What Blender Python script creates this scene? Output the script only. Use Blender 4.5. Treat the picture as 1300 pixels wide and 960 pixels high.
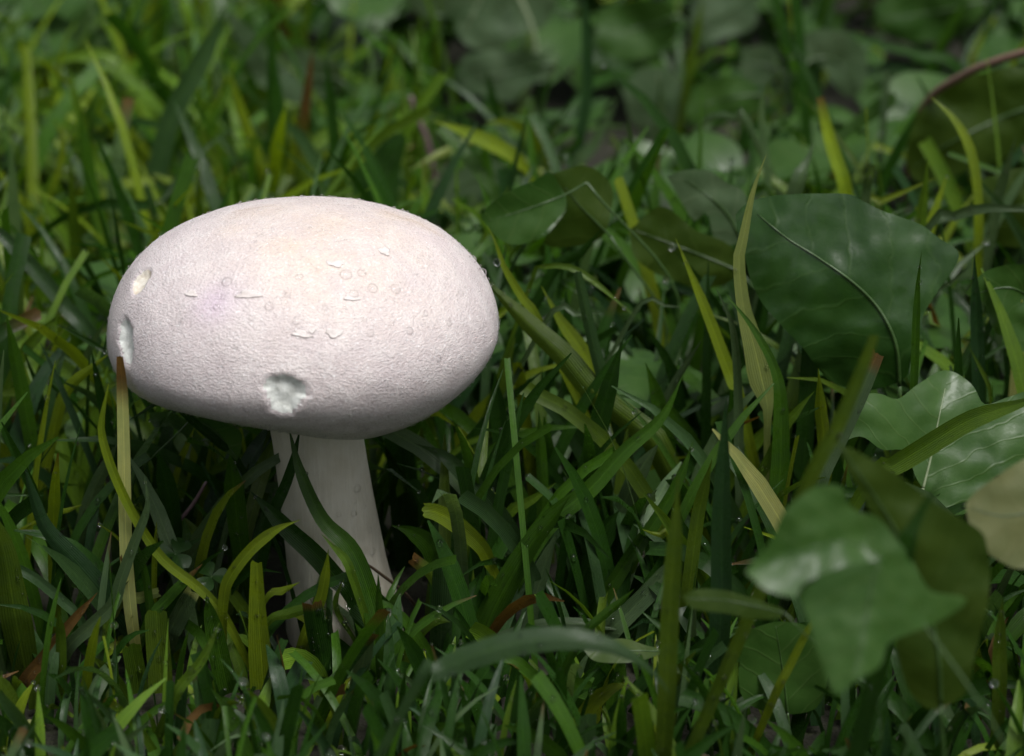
import bpy, bmesh, math, random
import numpy as np
from mathutils import Vector, Matrix, noise
from mathutils.bvhtree import BVHTree
from mathutils.geometry import delaunay_2d_cdt

rng = random.Random(11)
nrg = np.random.default_rng(5)
S = bpy.context.scene
for o in list(bpy.data.objects):
    bpy.data.objects.remove(o)
COL = S.collection

# ------------------------------------------------------------------ camera
# real size, metres: the cap is 10 cm across and stands 0.7 m from a 97 mm macro lens
D, TH, PX, Z0 = 0.70, math.radians(22), 0.26 / 1300, 0.068
CY, CH = -D * math.cos(TH), Z0 + D * math.sin(TH)
CAM = Vector((0, CY, CH))
FWD = Vector((0, math.cos(TH), -math.sin(TH)))
UPV = Vector((0, math.sin(TH), math.cos(TH)))
cd = bpy.data.cameras.new("camera")
cam = bpy.data.objects.new("camera", cd); COL.objects.link(cam)
cam.location = CAM; cam.rotation_euler = (math.pi / 2 - TH, 0, 0)
cd.sensor_width = 36; cd.lens = 36 * D / 0.26
cd.clip_start = 0.02; cd.clip_end = 500
cd.dof.use_dof = True; cd.dof.focus_distance = 0.685; cd.dof.aperture_fstop = 12
cd.dof.aperture_blades = 8
S.camera = cam

# ------------------------------------------------------------------ light
SUN_EL, SUN_AZ = math.radians(66), math.radians(147)      # azimuth: direction the light comes from, clockwise from +Y
W = bpy.data.worlds.new("World"); S.world = W; W.use_nodes = True
nt = W.node_tree; nt.nodes.clear()
sky = nt.nodes.new("ShaderNodeTexSky"); sky.sky_type = 'NISHITA'; sky.sun_disc = False
sky.sun_elevation = SUN_EL; sky.sun_rotation = SUN_AZ
sky.air_density = 1.0; sky.dust_density = 4.0; sky.ozone_density = 1.0
hs = nt.nodes.new("ShaderNodeHueSaturation"); hs.inputs['Saturation'].default_value = 0.28
bg = nt.nodes.new("ShaderNodeBackground"); bg.inputs['Strength'].default_value = 0.052
wo = nt.nodes.new("ShaderNodeOutputWorld")
nt.links.new(sky.outputs[0], hs.inputs['Color']); nt.links.new(hs.outputs[0], bg.inputs[0]); nt.links.new(bg.outputs[0], wo.inputs[0])
sd = bpy.data.lights.new("sun", 'SUN'); sd.energy = 1.5; sd.angle = math.radians(22); sd.color = (1, 0.985, 0.96)
sun = bpy.data.objects.new("sun", sd); COL.objects.link(sun)
dirv = Vector((math.sin(SUN_AZ) * math.cos(SUN_EL), math.cos(SUN_AZ) * math.cos(SUN_EL), math.sin(SUN_EL)))
sun.rotation_euler = dirv.to_track_quat('Z', 'Y').to_euler(); sun.location = (0, 0, 3)
S.view_settings.view_transform = 'Standard'; S.view_settings.look = 'None'
S.view_settings.exposure = 1.24; S.view_settings.gamma = 1
S.cycles.max_bounces = 8; S.cycles.transmission_bounces = 6; S.cycles.transparent_max_bounces = 8
S.cycles.caustics_refractive = True; S.cycles.caustics_reflective = False
S.cycles.use_denoising = True
S.cycles.sample_clamp_indirect = 4

# ------------------------------------------------------------------ pixel <-> place
F = D / PX
def ray(px, py):
    return (FWD + Vector((1, 0, 0)) * ((px - 650) / F) - UPV * ((py - 480) / F))
def at(px, py, Y):
    """the point seen at that spot of the photograph on the upright plane y = Y"""
    r = ray(px, py); return CAM + r * ((Y - CY) / r.y)
def groundY(py, z=0.0):
    a = TH + math.atan((py - 480) / F)
    return (CH - z) / math.tan(a) + CY
def proj(p):
    v = Vector(p) - CAM; z = v.dot(FWD)
    return 650 + F * v.x / z, 480 - F * v.dot(UPV) / z, z

# ------------------------------------------------------------------ materials
def mat(name):
    m = bpy.data.materials.new(name); m.use_nodes = True
    n = m.node_tree; n.nodes.clear()
    return m, n, (lambda t, **k: mk(n, t, **k)), n.links.new
def mk(n, t, **k):
    x = n.nodes.new(t)
    for a, v in k.items(): setattr(x, a, v)
    return x
def math_(N, L, op, a, b=None, clamp=False):
    m = N("ShaderNodeMath", operation=op); m.use_clamp = clamp
    for i, v in enumerate((a, b)):
        if v is None: continue
        if isinstance(v, (int, float)): m.inputs[i].default_value = v
        else: L(v, m.inputs[i])
    return m.outputs[0]
def mixc(N, L, f, a, b, blend='MIX'):
    m = N("ShaderNodeMix", data_type='RGBA', blend_type=blend)
    for s, v in ((m.inputs[0], f), (m.inputs[6], a), (m.inputs[7], b)):
        if hasattr(v, 'links') or hasattr(v, 'is_linked'): L(v, s)
        elif isinstance(v, (int, float)): s.default_value = v
        else: s.default_value = (*v, 1)
    return m.outputs[2]
def ramp(N, L, f, stops):
    r = N("ShaderNodeValToRGB"); e = r.color_ramp.elements
    while len(e) < len(stops): e.new(0.5)
    for i, (p, c) in enumerate(stops):
        e[i].position = p; e[i].color = (c, c, c, 1) if isinstance(c, (int, float)) else (*c, 1)
    L(f, r.inputs[0]); return r.outputs[0]
def noise_(N, L, vec, scale, detail=3, rough=0.55):
    t = N("ShaderNodeTexNoise"); t.inputs['Scale'].default_value = scale
    t.inputs['Detail'].default_value = detail; t.inputs['Roughness'].default_value = rough
    if vec is not None: L(vec, t.inputs['Vector'])
    return t.outputs[0]
def bump(N, L, h, strength, dist, prev=None):
    b = N("ShaderNodeBump"); b.inputs['Strength'].default_value = strength; b.inputs['Distance'].default_value = dist
    L(h, b.inputs['Height'])
    if prev is not None: L(prev, b.inputs['Normal'])
    return b.outputs[0]

def leaf_shader(N, L, col, rough, nrm, trans=0.3, tcol=None, coat=0.0, spec=0.5):
    p = N("ShaderNodeBsdfPrincipled")
    L(col, p.inputs['Base Color'])
    if isinstance(rough, (int, float)): p.inputs['Roughness'].default_value = rough
    else: L(rough, p.inputs['Roughness'])
    p.inputs['Specular IOR Level'].default_value = spec
    if coat: 
        if isinstance(coat, (int, float)): p.inputs['Coat Weight'].default_value = coat
        else: L(coat, p.inputs['Coat Weight'])
        p.inputs['Coat Roughness'].default_value = 0.2
    L(nrm, p.inputs['Normal'])
    t = N("ShaderNodeBsdfTranslucent"); L(tcol if tcol is not None else col, t.inputs['Color']); L(nrm, t.inputs['Normal'])
    ms = N("ShaderNodeMixShader"); ms.inputs[0].default_value = trans
    L(p.outputs[0], ms.inputs[1]); L(t.outputs[0], ms.inputs[2])
    o = N("ShaderNodeOutputMaterial"); L(ms.outputs[0], o.inputs[0])

def make_grass_mat():
    m, n, N, L = mat("grass_leaf")
    uv = N("ShaderNodeUVMap"); sep = N("ShaderNodeSeparateXYZ"); L(uv.outputs[0], sep.inputs[0])
    tint = N("ShaderNodeAttribute", attribute_name="tint")
    pos = N("ShaderNodeNewGeometry").outputs['Position']
    # parallel veins
    w = math_(N, L, 'SINE', math_(N, L, 'MULTIPLY', sep.outputs[0], 66.0))
    v2 = N("ShaderNodeCombineXYZ"); L(math_(N, L, 'MULTIPLY', sep.outputs[0], 26.0), v2.inputs[0]); L(math_(N, L, 'MULTIPLY', sep.outputs[1], 5.0), v2.inputs[1])
    st = noise_(N, L, v2.outputs[0], 1.0, 4, 0.6)
    mid = math_(N, L, 'ABSOLUTE', math_(N, L, 'SUBTRACT', sep.outputs[0], 0.5))
    rib = ramp(N, L, mid, [(0.0, 1.0), (0.05, 0.0)])
    big = noise_(N, L, pos, 130, 3)
    c = mixc(N, L, ramp(N, L, st, [(0.3, 0.0), (0.75, 0.75)]), tint.outputs[0], mixc(N, L, 1.0, tint.outputs[0], (1.55, 1.45, 1.2), 'MULTIPLY'))
    c = mixc(N, L, ramp(N, L, big, [(0.35, 0.0), (0.7, 0.7)]), c, mixc(N, L, 1.0, c, (0.62, 0.72, 0.7), 'MULTIPLY'))
    c = mixc(N, L, math_(N, L, 'MULTIPLY', rib, 0.5), c, mixc(N, L, 1.0, c, (1.9, 1.8, 1.7), 'MULTIPLY'))
    h = math_(N, L, 'ADD', math_(N, L, 'MULTIPLY', w, 0.5), st)
    nb = bump(N, L, h, 0.35, 0.00022)
    wet = noise_(N, L, pos, 260, 4, 0.65)
    nb = bump(N, L, wet, 0.25, 0.0005, nb)
    r = ramp(N, L, wet, [(0.4, 0.22), (0.62, 0.5)])
    tc = mixc(N, L, 1.0, c, (1.5, 1.5, 0.6), 'MULTIPLY')
    leaf_shader(N, L, c, r, nb, 0.38, tc, spec=0.28)
    return m
def make_broad_mat(name, base, pale, veinc, trans=0.25, wetness=0.5, spacing=0.0075, slope=0.9):
    m, n, N, L = mat(name)
    uv = N("ShaderNodeUVMap"); sep = N("ShaderNodeSeparateXYZ"); L(uv.outputs[0], sep.inputs[0])
    pos = N("ShaderNodeNewGeometry").outputs['Position']
    warp = noise_(N, L, pos, 90, 2)
    s = math_(N, L, 'ABSOLUTE', sep.outputs[1])
    side = math_(N, L, 'MULTIPLY', math_(N, L, 'GREATER_THAN', sep.outputs[1], 0.0), 0.5)
    q = math_(N, L, 'DIVIDE', math_(N, L, 'SUBTRACT', sep.outputs[0], math_(N, L, 'MULTIPLY', s, slope)), spacing)
    q = math_(N, L, 'ADD', math_(N, L, 'ADD', q, side), math_(N, L, 'MULTIPLY', warp, 0.9))
    fr = math_(N, L, 'ABSOLUTE', math_(N, L, 'SUBTRACT', math_(N, L, 'FRACT', q), 0.5))
    lat = ramp(N, L, fr, [(0.0, 1.0), (0.07, 0.0)])
    vor = N("ShaderNodeTexVoronoi", feature='DISTANCE_TO_EDGE'); vor.inputs['Scale'].default_value = 420
    wv = N("ShaderNodeVectorMath", operation='ADD'); L(pos, wv.inputs[0])
    nn = N("ShaderNodeTexNoise"); nn.inputs['Scale'].default_value = 300; L(pos, nn.inputs['Vector'])
    sc = N("ShaderNodeVectorMath", operation='SCALE'); sc.inputs['Scale'].default_value = 0.003; L(nn.outputs['Color'], sc.inputs[0]); L(sc.outputs[0], wv.inputs[1])
    L(wv.outputs[0], vor.inputs['Vector'])
    net = ramp(N, L, vor.outputs['Distance'], [(0.0, 0.0), (0.14, 1.0)])
    mo = noise_(N, L, pos, 60, 4, 0.6)
    c = mixc(N, L, ramp(N, L, mo, [(0.35, 0.0), (0.68, 1.0)]), base, pale)
    c = mixc(N, L, math_(N, L, 'MULTIPLY', lat, 0.30), c, veinc)
    c = mixc(N, L, math_(N, L, 'MULTIPLY', math_(N, L, 'SUBTRACT', 1.0, net), 0.08), c, veinc)
    h = math_(N, L, 'SUBTRACT', math_(N, L, 'MULTIPLY', net, 0.12), math_(N, L, 'MULTIPLY', lat, 0.9))
    nb = bump(N, L, h, 0.22, 0.0003)
    wetn = noise_(N, L, pos, 150, 5, 0.65)
    nb = bump(N, L, wetn, 0.10, 0.0006, nb)
    wet = ramp(N, L, wetn, [(0.52 - 0.1 * wetness, 0.0), (0.60, 1.0)])
    r = ramp(N, L, wetn, [(0.44, 0.44), (0.60, 0.44 - 0.2 * wetness)])
    tc = mixc(N, L, 1.0, c, (1.6, 1.5, 0.4), 'MULTIPLY')
    leaf_shader(N, L, c, r, nb, trans, tc, spec=0.27, coat=math_(N, L, 'MULTIPLY', wet, wetness * 0.6))
    return m
M = {}
M['grass'] = make_grass_mat()
M['dock'] = make_broad_mat("dock_leaf", (0.011, 0.038, 0.005), (0.020, 0.056, 0.009), (0.036, 0.075, 0.016), 0.16, 0.8, 0.012, 0.8)
M['broad'] = make_broad_mat("broad_leaf", (0.021, 0.062, 0.008), (0.040, 0.092, 0.017), (0.075, 0.12, 0.035), 0.25, 0.25, 0.006, 0.7)
M['olive'] = make_broad_mat("olive_leaf", (0.024, 0.05, 0.005), (0.036, 0.064, 0.007), (0.05, 0.08, 0.015), 0.30, 0.15, 0.008, 0.8)
M['pale'] = make_broad_mat("pale_leaf", (0.05, 0.09, 0.04), (0.085, 0.13, 0.068), (0.12, 0.16, 0.09), 0.25, 0.5, 0.007, 0.7)
M['tan'] = make_broad_mat("faded_leaf", (0.07, 0.088, 0.03), (0.115, 0.125, 0.048), (0.1, 0.1, 0.04), 0.2, 0.2, 0.006, 0.8)

def make_plain(name, col, rough=0.5, trans=0.0, nscale=600):
    m, n, N, L = mat(name)
    pos = N("ShaderNodeTexCoord").outputs['Object']
    nz = noise_(N, L, pos, nscale, 4)
    c = mixc(N, L, nz, [x * 0.7 for x in col], [x * 1.3 for x in col])
    p = N("ShaderNodeBsdfPrincipled"); L(c, p.inputs['Base Color']); p.inputs['Roughness'].default_value = rough
    L(bump(N, L, nz, 0.3, 0.0005), p.inputs['Normal'])
    o = N("ShaderNodeOutputMaterial"); L(p.outputs[0], o.inputs[0])
    return m
M['rib'] = make_plain("leaf_rib", (0.03, 0.065, 0.014), 0.4)
M['rib_pale'] = make_plain("pale_leaf_rib", (0.15, 0.19, 0.10), 0.45)
M['runner'] = make_plain("pink_runner", (0.15, 0.088, 0.06), 0.45)
M['purple'] = make_plain("purple_stalk", (0.13, 0.08, 0.09), 0.5)
M['straw'] = make_plain("dry_stalk", (0.075, 0.048, 0.026), 0.7)
def make_soil():
    m, n, N, L = mat("soil")
    pos = N("ShaderNodeNewGeometry").outputs['Position']
    a = noise_(N, L, pos, 45, 8, 0.7); b = noise_(N, L, pos, 260, 5, 0.65)
    c = mixc(N, L, a, (0.007, 0.008, 0.003), (0.024, 0.022, 0.010))
    c = mixc(N, L, ramp(N, L, b, [(0.52, 0.0), (0.66, 0.55)]), c, (0.03, 0.04, 0.010))
    p = N("ShaderNodeBsdfPrincipled"); L(c, p.inputs['Base Color']); p.inputs['Roughness'].default_value = 0.85
    L(bump(N, L, math_(N, L, 'ADD', a, b), 0.8, 0.006), p.inputs['Normal'])
    o = N("ShaderNodeOutputMaterial"); L(p.outputs[0], o.inputs[0])
    return m
M['soil'] = make_soil()
def make_water(name, f):
    m, n, N, L = mat(name)
    p = N("ShaderNodeBsdfPrincipled")
    p.inputs['Base Color'].default_value = (1, 1, 1, 1); p.inputs['Roughness'].default_value = 0.02
    p.inputs['IOR'].default_value = 1.33; p.inputs['Transmission Weight'].default_value = 1.0
    t = N("ShaderNodeBsdfTransparent"); ms = N("ShaderNodeMixShader"); ms.inputs[0].default_value = f
    L(t.outputs[0], ms.inputs[1]); L(p.outputs[0], ms.inputs[2])
    o = N("ShaderNodeOutputMaterial"); L(ms.outputs[0], o.inputs[0])
    return m
def make_bead():
    m, n, N, L = mat("bead_water")
    fr = N("ShaderNodeFresnel"); fr.inputs[0].default_value = 1.33
    t = N("ShaderNodeBsdfTransparent"); g = N("ShaderNodeBsdfGlossy"); g.inputs['Roughness'].default_value = 0.03
    ms = N("ShaderNodeMixShader"); L(math_(N, L, 'MULTIPLY', fr.outputs[0], 0.5, True), ms.inputs[0]); L(t.outputs[0], ms.inputs[1]); L(g.outputs[0], ms.inputs[2])
    o = N("ShaderNodeOutputMaterial"); L(ms.outputs[0], o.inputs[0])
    return m
M['water'] = make_water('dew_water', 0.85); M['water_big'] = make_bead(); M['water_fine'] = make_water('fine_water', 0.22)
def make_cap():
    m, n, N, L = mat("cap_skin")
    pos = N("ShaderNodeTexCoord").outputs['Object']
    tan = N("ShaderNodeAttribute", attribute_name="stain")
    sp = N("ShaderNodeSeparateColor"); L(tan.outputs[0], sp.inputs[0])
    mp = N("ShaderNodeMapping"); mp.inputs['Scale'].default_value = (1, 1.0, 1.8); L(pos, mp.inputs[0])
    g1 = noise_(N, L, mp.outputs[0], 1350, 3, 0.6)
    g2 = noise_(N, L, mp.outputs[0], 2600, 2, 0.6)
    big = noise_(N, L, pos, 55, 4, 0.6)
    mid = noise_(N, L, pos, 170, 4, 0.6)
    c = mixc(N, L, big, (0.53, 0.46, 0.465), (0.69, 0.625, 0.63))
    c = mixc(N, L, ramp(N, L, mid, [(0.42, 0.0), (0.7, 0.5)]), c, (0.77, 0.73, 0.715))
    t = math_(N, L, 'MULTIPLY', sp.outputs[0], ramp(N, L, big, [(0.30, 0.25), (0.62, 1.0)]))
    c = mixc(N, L, t, c, (0.68, 0.53, 0.39))
    c = mixc(N, L, math_(N, L, 'MULTIPLY', sp.outputs[1], 0.6), c, (0.58, 0.46, 0.58))
    c = mixc(N, L, math_(N, L, 'MULTIPLY', sp.outputs[2], 0.85), c, (0.36, 0.24, 0.12))
    c = mixc(N, L, ramp(N, L, g1, [(0.36, 0.46), (0.56, 0.0)]), c, (0.42, 0.36, 0.37))
    c = mixc(N, L, ramp(N, L, noise_(N, L, pos, 1500, 2, 0.5), [(0.60, 0.0), (0.72, 0.5)]), c, (0.88, 0.87, 0.88))  # white specks painted into the skin colour as glints of fine dew
    sk = N("ShaderNodeTexVoronoi"); sk.inputs['Scale'].default_value = 70; L(pos, sk.inputs['Vector'])
    c = mixc(N, L, ramp(N, L, sk.outputs['Distance'], [(0.012, 0.7), (0.022, 0.0)]), c, (0.2, 0.14, 0.1))
    p = N("ShaderNodeBsdfPrincipled"); L(c, p.inputs['Base Color'])
    L(ramp(N, L, g1, [(0.4, 0.55), (0.62, 0.22)]), p.inputs['Roughness'])
    p.inputs['Specular IOR Level'].default_value = 0.5
    p.inputs['Subsurface Weight'].default_value = 0.12; p.inputs['Subsurface Radius'].default_value = (1, 0.7, 0.6); p.inputs['Subsurface Scale'].default_value = 0.003
    nb = bump(N, L, mid, 0.30, 0.0018)
    nb = bump(N, L, math_(N, L, 'ADD', g1, math_(N, L, 'MULTIPLY', g2, 0.35)), 0.6, 0.0008, nb)
    L(nb, p.inputs['Normal'])
    o = N("ShaderNodeOutputMaterial"); L(p.outputs[0], o.inputs[0])
    return m
M['cap'] = make_cap()
def make_flesh(name, a, b):
    m, n, N, L = mat(name)
    pos = N("ShaderNodeTexCoord").outputs['Object']
    nz = noise_(N, L, pos, 420, 5, 0.65)
    c = mixc(N, L, ramp(N, L, nz, [(0.35, 0.0), (0.6, 1.0)]), a, b)
    p = N("ShaderNodeBsdfPrincipled"); L(c, p.inputs['Base Color']); p.inputs['Roughness'].default_value = 0.7
    p.inputs['Subsurface Weight'].default_value = 0.2; p.inputs['Subsurface Radius'].default_value = (1, 0.9, 0.9); p.inputs['Subsurface Scale'].default_value = 0.002
    L(bump(N, L, nz, 0.35, 0.0008), p.inputs['Normal'])
    o = N("ShaderNodeOutputMaterial"); L(p.outputs[0], o.inputs[0])
    return m
M['flesh'] = make_flesh("bitten_flesh", (0.52, 0.53, 0.49), (0.70, 0.715, 0.68))
M['flesh_tan'] = make_flesh("bruised_flesh", (0.52, 0.44, 0.34), (0.72, 0.68, 0.60))
M['flake'] = make_flesh("skin_flake", (0.58, 0.51, 0.48), (0.70, 0.64, 0.62))
def make_stem():
    m, n, N, L = mat("stem_flesh")
    pos = N("ShaderNodeTexCoord").outputs['Object']
    mp = N("ShaderNodeMapping"); mp.inputs['Scale'].default_value = (1, 1, 0.09); L(pos, mp.inputs[0])
    fb = noise_(N, L, mp.outputs[0], 900, 4, 0.6); bl = noise_(N, L, pos, 70, 4)
    c = mixc(N, L, fb, (0.47, 0.44, 0.36), (0.62, 0.59, 0.51))
    c = mixc(N, L, ramp(N, L, bl, [(0.45, 0.0), (0.75, 0.5)]), c, (0.32, 0.27, 0.17))
    p = N("ShaderNodeBsdfPrincipled"); L(c, p.inputs['Base Color']); p.inputs['Roughness'].default_value = 0.5
    p.inputs['Subsurface Weight'].default_value = 0.1; p.inputs['Subsurface Radius'].default_value = (1, .8, .6); p.inputs['Subsurface Scale'].default_value = 0.003
    L(bump(N, L, fb, 0.5, 0.0008), p.inputs['Normal'])
    o = N("ShaderNodeOutputMaterial"); L(p.outputs[0], o.inputs[0])
    return m
M['stem'] = make_stem()

# ------------------------------------------------------------------ objects
def tag(o, label, cat, group=None, kind='thing'):
    o['label'] = label; o['category'] = cat; o['kind'] = kind
    if group: o['group'] = group
    return o
def empty(name, loc):
    o = bpy.data.objects.new(name, None); COL.objects.link(o); o.location = loc; o.empty_display_size = 0.005
    return o
def mesh_obj(name, V, Fc, m, parent=None, uv=None, tint=None, smooth=True, attr="tint", origin=None):
    """one mesh object from world coordinates"""
    V = np.asarray(V, dtype=float)
    off = np.array(parent.location) if parent is not None else (np.array(origin) if origin is not None else np.zeros(3))
    me = bpy.data.meshes.new(name)
    me.from_pydata((V - off).tolist(), [], [list(map(int, f)) for f in Fc] if not isinstance(Fc, np.ndarray) else Fc.tolist())
    if smooth: me.polygons.foreach_set("use_smooth", np.ones(len(me.polygons), dtype=bool))
    if uv is not None:
        l = me.uv_layers.new(name="UVMap")
        vi = np.zeros(len(me.loops), dtype=np.int32); me.loops.foreach_get("vertex_index", vi)
        l.data.foreach_set("uv", np.asarray(uv, dtype=np.float32)[vi].ravel())
    if tint is not None:
        a = me.color_attributes.new(attr, 'FLOAT_COLOR', 'POINT')
        t = np.asarray(tint, dtype=np.float32)
        a.data.foreach_set("color", np.concatenate([t, np.ones((len(t), 1), np.float32)], 1).ravel())
    me.materials.append(m); me.update()
    o = bpy.data.objects.new(name, me); COL.objects.link(o)
    if parent is not None: o.parent = parent
    elif origin is not None: o.location = origin
    return o

def spline(P, n):
    """Catmull-Rom through the rows of P, n samples, even in arc length"""
    P = np.asarray(P, float)
    if len(P) == 2: return P[0] + np.linspace(0, 1, n)[:, None] * (P[1] - P[0])
    Q = np.vstack([2 * P[0] - P[1], P, 2 * P[-1] - P[-2]])
    out = []
    for i in range(1, len(Q) - 2):
        t = np.linspace(0, 1, 16, endpoint=False)[:, None]
        a, b, c, d = Q[i - 1], Q[i], Q[i + 1], Q[i + 2]
        out.append(0.5 * (2 * b + (c - a) * t + (2 * a - 5 * b + 4 * c - d) * t * t + (3 * b - a - 3 * c + d) * t ** 3))
    out = np.vstack(out + [P[-1:]])
    k = min(3, out.shape[1])
    L = np.r_[0, np.cumsum(np.linalg.norm(np.diff(out[:, :k], axis=0), axis=1))]
    s = np.linspace(0, L[-1], n)
    return np.stack([np.interp(s, L, out[:, j]) for j in range(out.shape[1])], 1)

GRID = {}           # what the hand-placed things cover in the photograph: cell -> distance of the nearest
CELL = 8
def cover(pts):
    for p in pts:
        x, y, d = proj(p); k = (int(x // CELL), int(y // CELL))
        GRID[k] = max(GRID.get(k, 0), 0) if False else min(GRID.get(k, 9), d)

def ribbon(P, w, N0, twist, fold, nx=7, cut=False, seed=0):
    """a folded blade along the rows of P, widths w; N0 = where its upper face looks"""
    n = len(P); T = np.gradient(P, axis=0); T /= np.linalg.norm(T, axis=1)[:, None] + 1e-12
    V, UV = [], []
    us = np.linspace(-1, 1, nx)
    r = random.Random(seed)
    jag = [r.uniform(-1, 0.4) for _ in us]
    for i in range(n):
        t = T[i]; s = np.cross(t, N0); s /= np.linalg.norm(s) + 1e-9
        nn = np.cross(s, t)
        a = twist[0] + (twist[1] - twist[0]) * i / (n - 1)
        s2 = s * math.cos(a) + nn * math.sin(a); n2 = -s * math.sin(a) + nn * math.cos(a)
        for j, u in enumerate(us):
            p = P[i] + s2 * (u * w[i] / 2) + n2 * (fold * w[i] * (abs(u) ** 1.3) * 0.5)
            if cut and i == n - 1: p = p + t * jag[j] * w[i] * 0.22
            V.append(p); UV.append(((u + 1) / 2, i / (n - 1)))
    Fc = [(i * nx + j, i * nx + j + 1, (i + 1) * nx + j + 1, (i + 1) * nx + j) for i in range(n - 1) for j in range(nx - 1)]
    return V, Fc, UV

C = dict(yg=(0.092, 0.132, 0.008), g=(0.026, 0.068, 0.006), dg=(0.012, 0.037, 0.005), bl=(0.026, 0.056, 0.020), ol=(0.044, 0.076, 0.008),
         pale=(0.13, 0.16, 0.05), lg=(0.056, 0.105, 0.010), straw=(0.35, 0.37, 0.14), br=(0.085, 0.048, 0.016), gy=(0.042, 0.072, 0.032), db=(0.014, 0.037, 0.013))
HERO = []
def pts_of(s):
    return [tuple(float(v) for v in t.split(',')) for t in s.split()]
def blade(label, col, path, Y=None, dY=-0.5, cut=False, tip=None, tipfrac=0.12, yaw=None, fold=0.28, group=None, name="grass_blade", twist=0.0, kink=False, cat="grass blade"):
    """path: 'px,py,width ...' from the lowest spot seen to the tip; Y of the root and lean dY of the tip in cm"""
    q = pts_of(path); r = random.Random(label)
    Yb = (groundY(min(q[0][1] + 95, 905)) if Y is None else Y / 100)
    k = len(q); P = []
    for i, (x, y, w) in enumerate(q):
        Yi = Yb + dY / 100 * (i / (k - 1)) ** 1.3 * 1.0
        p = at(x, y, Yi); d = (p - CAM).dot(FWD)
        P.append((p.x, p.y, p.z, w * PX * d / D))
    P = np.array(P)
    vis = P.copy()
    if P[0, 2] > 0.002:                      # carry the foot down into the ground
        d0 = P[0, :3] - P[1, :3]; d0 /= np.linalg.norm(d0)
        h = P[0, 2]
        if d0[2] > -0.35: 
            f1 = [P[0, 0] + d0[0] * h * .6, P[0, 1] + 0.004, h * 0.55, P[0, 3]]
            f2 = [f1[0] + d0[0] * h * .1, f1[1] + .004, -0.004, P[0, 3] * .7]
            P = np.vstack([[f2], [f1], P])
        else:
            sl = min(0.6, abs(d0[0] / d0[2])) * math.copysign(1, d0[0])
            P = np.vstack([[P[0, 0] + sl * h * 0.8, P[0, 1] + 0.006, -0.004, P[0, 3] * .75], P])
    n = max(14, min(34, int(5 * len(P))))
    R = spline(P, n)
    w = np.maximum(R[:, 3], 0.0001)
    tt = np.linspace(0, 1, n)
    if not cut: w = w * np.clip((1 - tt) / 0.16, 0.03, 1) ** 0.7
    yw = r.uniform(-0.6, 0.6) if yaw is None else yaw
    c0 = Vector((math.sin(yw), -math.cos(yw), 0.35)).normalized()
    V, Fc, UV = ribbon(R[:, :3], w / max(.6, math.cos(yw)), np.array(c0), (r.uniform(-.25, .25), r.uniform(-.25, .25) + twist), fold * r.choice((1, 1, -1)), 7, cut, r.random())
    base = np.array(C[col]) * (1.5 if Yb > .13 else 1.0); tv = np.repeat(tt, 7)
    j = 1 + 0.12 * r.uniform(-1, 1)
    tint = base[None] * j * (1 + 0.12 * (tv[:, None] - .5))
    if tip:
        f = np.clip((tv - (1 - tipfrac)) / (tipfrac * 0.5), 0, 1)[:, None]; tint = tint * (1 - f) + np.array(C[tip])[None] * f
    o = mesh_obj(name, V, Fc, M['grass'], uv=UV, tint=tint, origin=(R[0, 0], R[0, 1], max(R[0, 2], 0)))
    tag(o, label, cat, group)
    vs = spline(vis, 24)
    cover([Vector(p[:3]) for p in vs]); 
    HERO.append((np.array(V), 7))
    return o
def tube(P, rad, sides=8):
    P = np.asarray(P, float); n = len(P); T = np.gradient(P, axis=0); T /= np.linalg.norm(T, axis=1)[:, None] + 1e-12
    V, Fc = [], []
    for i in range(n):
        a = np.cross(T[i], (0.13, -0.9, 0.4)); a /= np.linalg.norm(a); b = np.cross(T[i], a)
        for k in range(sides):
            th = 2 * math.pi * k / sides; V.append(P[i] + rad[i] * (a * math.cos(th) + b * math.sin(th)))
    for i in range(n - 1):
        for k in range(sides):
            k2 = (k + 1) % sides; Fc.append((i * sides + k, i * sides + k2, (i + 1) * sides + k2, (i + 1) * sides + k))
    Fc.append(tuple(range(sides))[::-1]); Fc.append(tuple((n - 1) * sides + k for k in range(sides)))
    return V, Fc
def stalk_thing(name, label, cat, path, m, Y0, Y1, foot=True):
    q = pts_of(path); k = len(q); P = []
    for i, (x, y, w) in enumerate(q):
        p = at(x, y, (Y0 + (Y1 - Y0) * i / (k - 1)) / 100); d = (p - CAM).dot(FWD); P.append((*p, w * PX * d / D / 2))
    if foot: P.insert(0, (P[0][0] + .004, P[0][1] + .006, -0.004, P[0][3]))
    R = spline(P, 30); V, Fc = tube(R[:, :3], R[:, 3])
    cover([Vector(p[:3]) for p in R])
    return tag(mesh_obj(name, V, Fc, m, origin=(R[0, 0], R[0, 1], max(0, R[0, 2]))), label, cat)

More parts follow.
